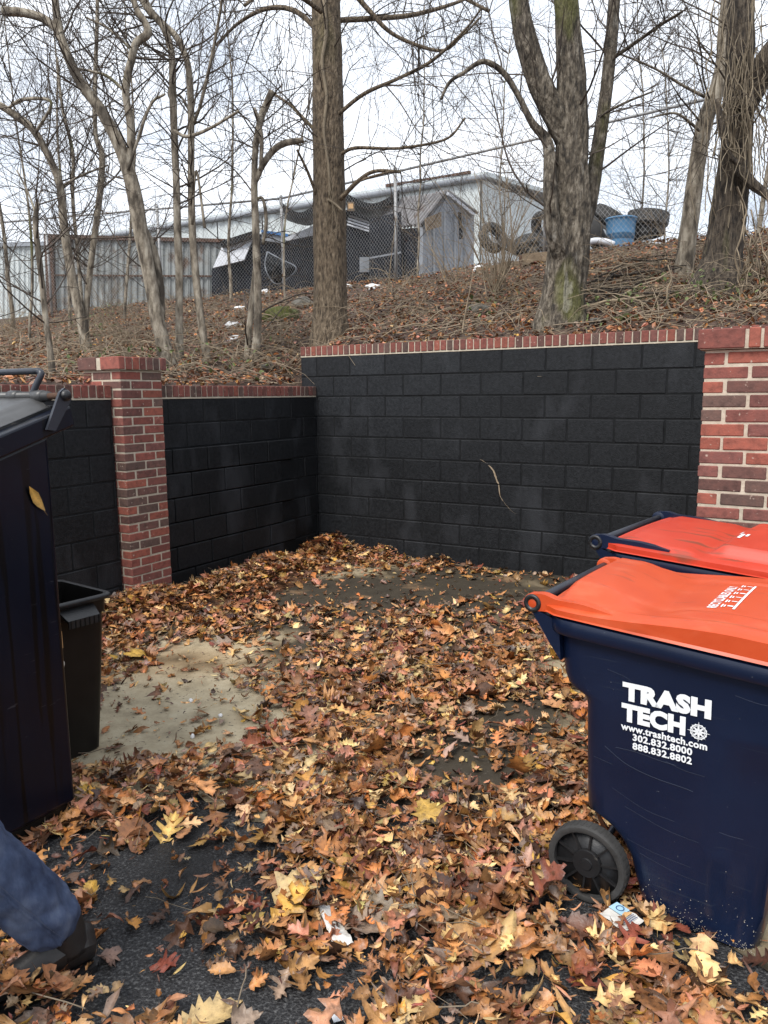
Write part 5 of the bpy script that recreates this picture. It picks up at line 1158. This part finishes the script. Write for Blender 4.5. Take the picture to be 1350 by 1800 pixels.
# ================================================================== person walking out of the frame at left
def skin(name, verts, edges, mat, parent, sub=2, **k):
    me = bpy.data.meshes.new(name); me.from_pydata([v[:3] for v in verts], edges, []); o = mk(name, me, mat, parent, **k)
    m = o.modifiers.new("skin", 'SKIN'); m.use_smooth_shade = True
    for i, v in enumerate(verts):
        r = v[3]; o.data.skin_vertices[0].data[i].radius = r if isinstance(r, tuple) else (r, r); o.data.skin_vertices[0].data[i].use_root = (i == 0)
    s = o.modifiers.new("sub", 'SUBSURF'); s.levels = sub; s.render_levels = sub
    return o
def person():
    f = np.array([-.78, -.62, 0]); lf = np.array([.62, -.78, 0]); up = np.array([0, 0, 1.0])
    heel = np.array([-.86, 1.99, 0]); ank = np.array([-.905, 1.957, .11]); knee = np.array([-1.10, 1.815, .50])
    pel = np.array([-1.13, 1.66, .93]); hipR = pel - lf * .09 - up * .04; hipL = pel + lf * .09 - up * .04
    kneeL = hipL + f * .20 - up * .40; ankL = kneeL + f * .08 - up * .41; ankL[2] = .11; heelL = ankL - f * .05; heelL[2] = 0
    waist = pel + up * .16 + f * .02; chest = waist + up * .24 + f * .03; neck = chest + up * .22; head0 = neck + up * .08 + f * .02; head1 = head0 + up * .12 + f * .02; head2 = head1 + up * .07
    sR, sL = chest + up * .14 - lf * .19, chest + up * .14 + lf * .19
    eR = sR - up * .27 + f * .10 - lf * .03; wR = eR - up * .18 + f * .18; eL = sL - up * .28 - f * .08 + lf * .03; wL = eL - up * .24 + f * .03
    V = lambda p, r: (*p, r)
    bv = [V(pel, .12), V(hipR, .085), V(knee, .055), V(ank, .04), V(hipL, .085), V(kneeL, .055), V(ankL, .04), V(waist, .12), V(chest, .13), V(neck, .055), V(head0, .065), V(head1, (.085, .1)), V(head2, .07), V(sR, .06), V(eR, .042), V(wR, .03), V(sL, .06), V(eL, .042), V(wL, .03)]
    ed = [(0, 1), (1, 2), (2, 3), (0, 4), (4, 5), (5, 6), (0, 7), (7, 8), (8, 9), (9, 10), (10, 11), (11, 12), (8, 13), (13, 14), (14, 15), (8, 16), (16, 17), (17, 18)]
    n = len(bv)
    for w, s in ((wR, -1), (wL, 1)):                      # palms with five fingers
        wi = 15 if s < 0 else 18; d = unit(w - (eR if s < 0 else eL)); pi = len(bv); bv.append(V(w + d * .05, (.018, .034))); ed.append((wi, pi))
        for k, (off, ln) in enumerate(((-.03, .07), (-.01, .08), (.01, .075), (.028, .06))):
            a = w + d * .09 + f * off; i0 = len(bv); bv.append(V(a, .0095)); bv.append(V(a + d * ln * .5 - lf * s * .012, .0088)); bv.append(V(a + d * ln - lf * s * .03, .008)); ed += [(pi, i0), (i0, i0 + 1), (i0 + 1, i0 + 2)]
        i0 = len(bv); bv.append(V(w + d * .04 + f * .045, .011)); bv.append(V(w + d * .075 + f * .06, .0095)); ed += [(pi, i0), (i0, i0 + 1)]
    body = skin("person", bv, ed, MT['skin'], None, 2, label="person in blue jeans and dark shoes striding out at the left edge", cat="person")
    hem = ank + (knee - ank) * .05; mid = ank + (knee - ank) * .45; hemL = ankL + up * .02; midL = ankL * .55 + kneeL * .45
    jv = [V(pel, .165), V(hipR, .122), V((hipR + knee) / 2, .10), V(knee, .092), V(mid + np.array([.005, .0, .015]), .092), V(hem, .086), V(hipL, .122), V((hipL + kneeL) / 2, .10), V(kneeL, .09), V(midL, .086), V(hemL, .088), V(pel + up * .12, .16)]
    j = skin("jeans", jv, [(0, 1), (1, 2), (2, 3), (3, 4), (4, 5), (0, 6), (6, 7), (7, 8), (8, 9), (9, 10), (0, 11)], MT['denim'], body, 4)
    tx = bpy.data.textures.new("folds", 'CLOUDS'); tx.noise_scale = .055; tx.noise_depth = 1
    dm = j.modifiers.new("folds", 'DISPLACE'); dm.texture = tx; dm.strength = .026; dm.mid_level = .5; dm.texture_coords = 'LOCAL'
    axl = unit(knee - ank); tc = unit(np.array([0, 0, EYE]) - mid); tc = unit(tc - axl * (tc @ axl)); sd = np.cross(axl, tc); thread = MT['thread']
    def ribbon(nm, line, wdir, w, mat, off):
        G = np.array([[q - wdir_ * w, q + wdir_ * w] for q, wdir_ in zip(line, wdir)]); o = Acc().grid(G).build(nm, mat, j); sw_ = o.modifiers.new("wrap", 'SHRINKWRAP'); sw_.target = j; sw_.wrap_method = 'NEAREST_SURFACEPOINT'; sw_.wrap_mode = 'ABOVE_SURFACE'; sw_.offset = off
    ts_ = np.linspace(-.06, .9, 40)
    for dlt, w, off, mt in ((.0, .0035, .0025, 'denim'), (.008, .0007, .0018, 'thread')):
        ribbon("seam", [ank + (knee - ank) * t + (tc * .97 + sd * (-.25 + dlt * 14)) * .09 for t in ts_], [sd] * 40, w, MT[mt], off)
    an_ = np.linspace(0, 2 * math.pi, 60)
    ribbon("hem_stitch", [ank - axl * .012 + (tc * math.cos(t) + sd * math.sin(t)) * .09 for t in an_], [axl] * 60, .0009, thread, .002)
    jk = [V(waist, .175), V(pel + up * .06, .185), V(chest, .185), V(neck - up * .04, .085), V(sR, .085), V(eR, .068), V(wR - unit(wR - eR) * .02, .052), V(sL, .085), V(eL, .068), V(wL - unit(wL - eL) * .02, .052)]
    skin("jacket", jk, [(0, 1), (0, 2), (2, 3), (2, 4), (4, 5), (5, 6), (2, 7), (7, 8), (8, 9)], MT['jacket'], body, 2)
    hr = [V(head1 + up * .03 - f * .02, .098), V(head1 - f * .045 - up * .02, .075), V(head2 + up * .01 - f * .01, .088)]; skin("hair", hr, [(0, 1), (0, 2)], MT['hair'], body, 2)
    hc = head1 - up * .01 + f * .095
    for nm, off, sz in (("nose", np.array([0, 0, -.015]) + f * .012, .016), ("eye", lf * .032 + up * .015 - f * .006, .011), ("eye", -lf * .032 + up * .015 - f * .006, .011), ("mouth", -up * .055 - f * .012, .016), ("ear", lf * .088 - f * .09, .026), ("ear", -lf * .088 - f * .09, .026)):
        skin(nm, [V(hc + off, sz), V(hc + off + up * .004 + (lf * .012 if nm == 'mouth' else up * .008), sz * .9)], [(0, 1)], MT['leather' if nm in ('eye', 'mouth') else 'skin'], body, 2)
    for hl, yaw in ((heel, 0), (heelL, 0)):
        rows = []; prof = [(-.014, .022, .10, .02), (-.006, .036, .115, .004), (.03, .043, .13, 0), (.08, .044, .14, 0), (.13, .045, .122, 0), (.18, .049, .098, 0), (.23, .049, .082, 0), (.27, .040, .07, .002), (.292, .02, .05, .008)]
        for x, w, h, b in prof:
            r = []
            for t in np.linspace(0, 2 * math.pi, 18, endpoint=False):
                yy = math.cos(t) * w; zz = (math.sin(t) * .5 + .5); zz = b + .02 + (h - b) * (zz ** .8); r.append(hl + f * x * .92 + lf * yy * (1 if math.sin(t) < .2 else .8) + up * zz)
            rows.append(np.array(r))
        sh = loft(rows, "shoe", MT['leather'], body)
        so = []
        for x, w, h, b in prof: so.append(np.array([hl + f * x * .94 + lf * s * w * 1.06 + up * z for s, z in ((-1, .003), (1, .003), (1, .022), (-1, .022))]))
        loft(so, "sole", MT['black_plastic'], sh, smooth=False)
        a0 = hl + f * .05 + up * .08; a1 = hl + f * .07 + up * .19
        Acc().tube(catmull([a0, (a0 + a1) / 2, a1], 4), .05, 14).build("shoe_shaft", MT['leather'], sh)
person()

# ================================================================== fallen leaves in the enclosure
BARE = [(-1.13, 4.0, .55, .85, .99), (-1.35, 3.45, .38, .4, .95), (-.85, 3.6, .25, .4, .8), (-.95, 4.7, .5, .35, .75), (-.45, 6.25, 1.0, .72, .93), (.3, 6.25, .7, .65, .9), (-.3, 5.5, .4, .3, .5), (1.1, 6.3, 1.0, .6, .97), (.85, 5.5, .5, .5, .6), (.64, 2.2, .13, .12, .85), (1.02, 2.06, .2, .10, .8), (.64, 3.70, .34, .24, .93), (.39, 3.08, .26, .17, .9), (.15, 2.76, .12, .08, .7),
        (-.72, 2.45, .40, .24, .94), (-.78, 2.12, .22, .28, .94), (-.30, 1.78, .26, .14, .88), (-.62, 1.90, .22, .2, .85), (-.48, 2.2, .14, .14, .6), (1.14, 1.95, .34, .2, .85), (-1.15, 2.45, .16, .22, .7), (-.52, 2.75, .16, .13, .6)]
PILE = [(-1.30, 6.12, .26, .42, .17), (-1.02, 6.85, .28, .42, .15), (-.55, 7.72, .33, .30, .16), (.12, 7.62, .20, .16, .15), (.62, 7.25, .16, .09, .10), (-1.98, 5.45, .30, .35, .10), (-1.75, 5.75, .28, .30, .12), (-.05, 3.9, .7, .6, .03), (-1.02, 2.95, .28, .2, .06), (.25, 2.2, .8, .4, .03), (-1.04, 1.83, .14, .09, .06), (-.88, 1.80, .2, .08, .035)]
def bare(x, y):
    k = np.ones_like(x)
    for cx, cy, rx, ry, s in BARE: k *= 1 - s * np.exp(-(((x - cx) / rx) ** 2 + ((y - cy) / ry) ** 2) ** 1.8)
    return k
def pile(x, y): return sum(h * gauss(x, y, cx, cy, rx, ry) for cx, cy, rx, ry, h in PILE)
def inside(x, y):
    u, v = xy2uv(x, y); return (u > .06) & (v < -.05) & ((u < 4.3) | (y < 3.1))
def litter(n):
    P = []
    while len(P) < n:
        x = RNG.uniform(-2.9, 2.7, 20000); y = 1.45 + 6.8 * RNG.random(20000); k = inside(x, y) & (np.abs(x) < y * .62 + .25)
        x, y = x[k], y[k]; nz = np.clip(.95 + .9 * vnoise(x, y, 2.2, 2) + .4 * vnoise(x, y, 6.0, 7), .12, 1.6)
        w = bare(x, y) * nz * np.interp(y, [1.4, 2.2, 3.5, 5, 8], [1, 1, .85, .7, .6]) + pile(x, y) * 6
        # keep off the foot print of bins and pillar
        def box_mask(cx, cy, ang, x0, x1, y0, y1):
            dx, dy = x - cx, y - cy; a, b = dx * math.cos(ang) + dy * math.sin(ang), -dx * math.sin(ang) + dy * math.cos(ang); return (a > x0) & (a < x1) & (b > y0) & (b < y1)
        m = box_mask(.667, 2.611, math.atan2(-.592, .806), .33, .69, -.25, .25) | box_mask(-1.245, 2.798, math.atan2(-.861, -.508), .03, .95, -1.5, -.06) | box_mask(1.55, 3.75, PHI, -.0, .41, -.0, .41) | box_mask(-1.516, 3.372, math.atan2(-.6, .8), -.14, .14, -.1, .1)
        k = (RNG.random(len(x)) < w / 1.9) & ~m; P += list(zip(x[k], y[k]))
    return np.array(P[:n])
CP = np.array([.20, .15, .17, .15, .03, .12, .13, .05, .07]); CP = CP / CP.sum()
KP = [.20, .15, .27, .16, .22]
def leaves():
    # low mound of packed leaves under the piles
    xs = np.arange(-2.4, 1.2, .05); ys = np.arange(4.9, 8.2, .05); X, Y = np.meshgrid(xs, ys, indexing='ij'); Z = pile(X, Y) * .8 - .012
    k = inside(X, Y) & (Z > 0.0); b = len(ys); i = np.arange(len(xs) - 1)[:, None] * b; j = np.arange(b - 1)[None, :]; Q = np.stack([i + j, i + b + j, i + b + j + 1, i + j + 1], -1); kk = k[:-1, :-1] & k[1:, 1:] & k[1:, :-1] & k[:-1, 1:]
    a = Acc(); a.add(np.stack([X, Y, Z], -1).reshape(-1, 3), Q[kk], None, np.array([.09, .045, .024]))
    P = litter(19000); h = pile(P[:, 0], P[:, 1]); bb = bare(P[:, 0], P[:, 1]); z = .010 + h * RNG.uniform(.72, 1.1, len(P)) + RNG.random(len(P)) * .030 * bb + .004
    s = np.clip(RNG.gamma(5.5, .0118, len(P)), .028, .15)
    for nr, bs in ((True, LB), (False, LB3)):
        m = (P[:, 1] < 3.3) == nr
        scatter(a, np.column_stack([P, z])[m], s[m], KP, CP, .30, base=bs)
    # crumbs
    P = litter(7000); P[4500:] = np.array([q for q in np.column_stack([RNG.uniform(-1.6, 2.2, 9000), RNG.uniform(2.0, 7.6, 9000)]) if inside(q[0], q[1])])[:2500]; z = .009 + pile(P[:, 0], P[:, 1]) + RNG.random(len(P)) * .01; scatter(a, np.column_stack([P, z]), RNG.uniform(.015, .05, len(P)), [.1, .1, .25, .35, .2], CP, .4)
    a.build("leaf_litter", MT['leaf'], None, label="thick layer of fallen brown oak and maple leaves over the paving", cat="leaves", kind='stuff')
    tp = []
    for x, y in litter(420):
        L = RNG.uniform(.05, .28); an = RNG.uniform(0, 6.28); t = np.linspace(-.5, .5, 5); h0 = pile(np.array([x]), np.array([y]))[0]
        tp.append((np.column_stack([x + np.cos(an) * L * t + RNG.normal(0, .004, 5), y + np.sin(an) * L * t + RNG.normal(0, .004, 5), .03 + h0 + RNG.random() * .02 + RNG.normal(0, .006, 5)]), np.full(5, RNG.uniform(.0009, .0024))))
    twig_mesh(tp, "litter_twigs", MT['twig'], None, 4, label="thin dry twigs and leaf stalks strewn through the leaf litter", cat="twigs", kind='stuff')
    # the leaves that show largest are single things
    meshes = {}
    for kd in KINDS:
        for v in range(6):
            V, Q, S_ = LB[kd][v]; me = mesh_np("fallen_leaf", V, Q, None, S_[:, None] * np.ones(3)); me.materials.append(MT['leaf_obj']); meshes[(kd, v)] = me
    NM = {'pin_oak': 'pointed oak', 'maple': 'maple', 'oval': 'oval', 'narrow': 'narrow', 'broad': 'broad ragged'}
    n = 0
    def one(kd, col, x, y, z, s, rot, label, group="loose leaves on top of the near litter"):
        o = mk("fallen_leaf", meshes[(kd, RNG.integers(0, 6))], None, None, (x, y, z), rot, (s * RNG.uniform(.7, 1.15), s, s * RNG.uniform(.5, 1.6)), label=label, cat="leaf", group=group)
        k = RNG.uniform(.8, 1.15); c = PAL[col]; o.color = (c[0] * k, c[1] * k, c[2] * k, 1); return o
    spec = [('maple', 'yellow', 750, 1420, .15, "bright orange-yellow leaf lying flat on bare asphalt in mid frame"), ('broad', 'orange brown', 909, 1357, .15, "large upright red-brown leaf left of the cart"), ('maple', 'orange brown', 660, 1322, .16, "big amber leaf standing up in the middle of the litter"),
            ('broad', 'tan', 855, 1640, .24, "largest tan leaf, lying in front of the cart wheel"), ('maple', 'straw coloured', 520, 1550, .17, "pale olive leaf left of centre in the near litter"), ('broad', 'straw coloured', 375, 1780, .16, "pale straw-yellow leaf at the bottom edge left of centre"),
            ('maple', 'straw coloured', 768, 1242, .17, "pale straw leaf spread flat in the middle distance"), ('pin_oak', 'dull red', 955, 1575, .2, "dark red-brown oak leaf leaning on the cart wheel"), ('maple', 'yellow', 235, 1147, .15, "yellow leaf alone on the bare concrete by the bin"),
            ('pin_oak', 'pinkish tan', 335, 1108, .16, "pink star-shaped oak leaf on the pad right of the pillar"), ('broad', 'grey brown', 640, 1620, .2, "wet grey-brown leaf beside the white paper scrap"), ('maple', 'yellow', 600, 1510, .1, "small bright yellow leaf in the near litter")]
    for kd, col, px, py, s, lb_ in spec:
        q = atz(px, py, .05); up_ = .9 if 'upright' in lb_ or 'standing' in lb_ or 'leaning' in lb_ else .12
        one(kd, col, q[0], q[1], .045 + (.035 if up_ > .5 else 0), s, (up_, random.uniform(-.2, .2), random.uniform(0, 6)), lb_, "large leaves that stand out of the litter"); n += 1
    P = litter(9000); P = P[np.argsort(P[:, 1] + .35 * RNG.random(len(P)))]; P = P[(np.abs(P[:, 0]) < P[:, 1] * .56)]
    for x, y in P[:288]:
        kd = KINDS[RNG.choice(5, p=KP)]; col = PALN[RNG.choice(9, p=CP)]; s = float(np.clip(RNG.gamma(9, .0090), .055, .14))
        if kd == 'pin_oak': s *= 1.15
        zz = .036 + RNG.random() * .018; c_ = CAMR @ (np.array([x, y, zz - EYE])); qx, qy = 675 + F_PX * c_[0] / c_[2], 900 + F_PX * c_[1] / c_[2]
        size = 'small' if s < .075 else 'large' if s > .10 else 'medium'
        if qx < 200: where = 'near the walking shoe at bottom left'
        elif qx > 900 and qy < 1720: where = 'around the near cart wheel'
        elif qx > 1000: where = 'in the bottom right corner in front of the cart'
        else: where = ('at the very bottom edge' if qy > 1700 else 'in the near litter') + (' left of centre' if qx < 480 else ' in the middle' if qx < 750 else ' right of centre')
        one(kd, col, x, y, zz, s, (RNG.normal(0, .25), RNG.normal(0, .25), RNG.uniform(0, 6.28)), f"{size} {col} {NM[kd]} leaf {where}")
leaves()
# leaf stuck to the dumpster side
dl = mk("fallen_leaf", mesh_np("fallen_leaf", LB['oval'][2][0], LB['oval'][2][1], None, LB['oval'][2][2][:, None] * np.ones(3)), MT['leaf_obj'], None, tuple(np.array([-1.212, 2.779, 0]) + np.array([-.508, -.861, 0]) * .075 + np.array([.861, -.508, 0]) * .011 + [0, 0, 1.27]), (math.pi / 2, math.radians(-30), math.atan2(-.861, -.508) + math.pi), (.11, .11, .02), label="yellow leaf stuck to the side of the dumpster", cat="leaf"); dl.color = (.5, .28, .06, 1)

# ================================================================== scraps of litter
def sheet(name, mat, px, py, w, l, rz, amp, label, z=.045, cat="paper", seed=3):
    q = atz(px, py, z); xs = np.linspace(-w / 2, w / 2, 14); ys = np.linspace(-l / 2, l / 2, 18); X, Y = np.meshgrid(xs, ys, indexing='ij'); Z = amp * vnoise(X, Y, 22, seed) + amp * .5 * vnoise(X, Y, 55, seed + 1)
    X = X * (1 + .25 * vnoise(X * 0, Y, 30, seed)); G = np.stack([X, Y, Z], -1); a = Acc(); a.grid(G); a.grid(G - [0, 0, .001])
    return a.build(name, mat, None, loc=(q[0], q[1], z), rot=(0, 0, rz), label=label, cat=cat)
sheet("paper_scrap", MT['paper'], 590, 1628, .055, .19, .35, .016, "crumpled whitish paper strip in the near litter", .05)
pp = sheet("printed_wrapper", MT['paper'], 1092, 1612, .085, .10, .6, .004, "small white and blue printed wrapper beside the cart wheel", .05, "wrapper", 8)
a = Acc(); a.add([(.0, .0, .006), (.04, .0, .006), (.04, .048, .006), (.0, .048, .006)], [[0, 1, 2, 3]]); a.build("blue_corner", MT['paper_blue'], pp, smooth=False)
a = Acc(); a.lathe([(.010, .0075), (.013, .0075)], 24, None, (.022, .022, 0)); a.build("ring_print", MT['paper_ink'], pp)
for k in range(3): a = Acc(); a.add([(-.02, -.018 - k * .007, .0065), (.034, -.018 - k * .007, .0065), (.034, -.0205 - k * .007, .0065), (-.02, -.0205 - k * .007, .0065)], [[3, 2, 1, 0]]); a.build("ink_line", MT['paper_ink'], pp, smooth=False)
a = Acc(); a.add([(.0, -.014, .0068), (.038, -.012, .0068), (.02, .004, .0068), (.002, .0, .0068)], [[0, 1, 2, 3]]); a.build("tan_print", MT['paper_tan'], pp, smooth=False)
a = Acc(); a.box((0, 0, 0), (.028, .024, .002)); q = atz(593, 1790, .012); a.build("paper_tag", MT['print_white'], None, smooth=False, loc=(q[0], q[1], .014), rot=(.05, .05, .4), label="tiny white square tag on the asphalt at the bottom edge", cat="paper")
for i, (px, py, lb_) in enumerate([(335, 1232, "white pebble on the bare concrete"), (388, 1258, "white chip at the right edge of the bare concrete"), (338, 1295, "pale chip lower on the bare concrete")]):
    bm = bmesh.new(); bmesh.ops.create_icosphere(bm, subdivisions=2, radius=.012)
    for v in bm.verts: v.co *= 1 + .4 * mnoise.noise(v.co * 60 + Vector((i, 0, 0)))
    me = bpy.data.meshes.new("pebble"); bm.to_mesh(me); bm.free(); q = atz(px, py, .01); mk("pebble", me, MT['plastic_white'], None, (q[0], q[1], .012), label=lb_, cat="pebble")
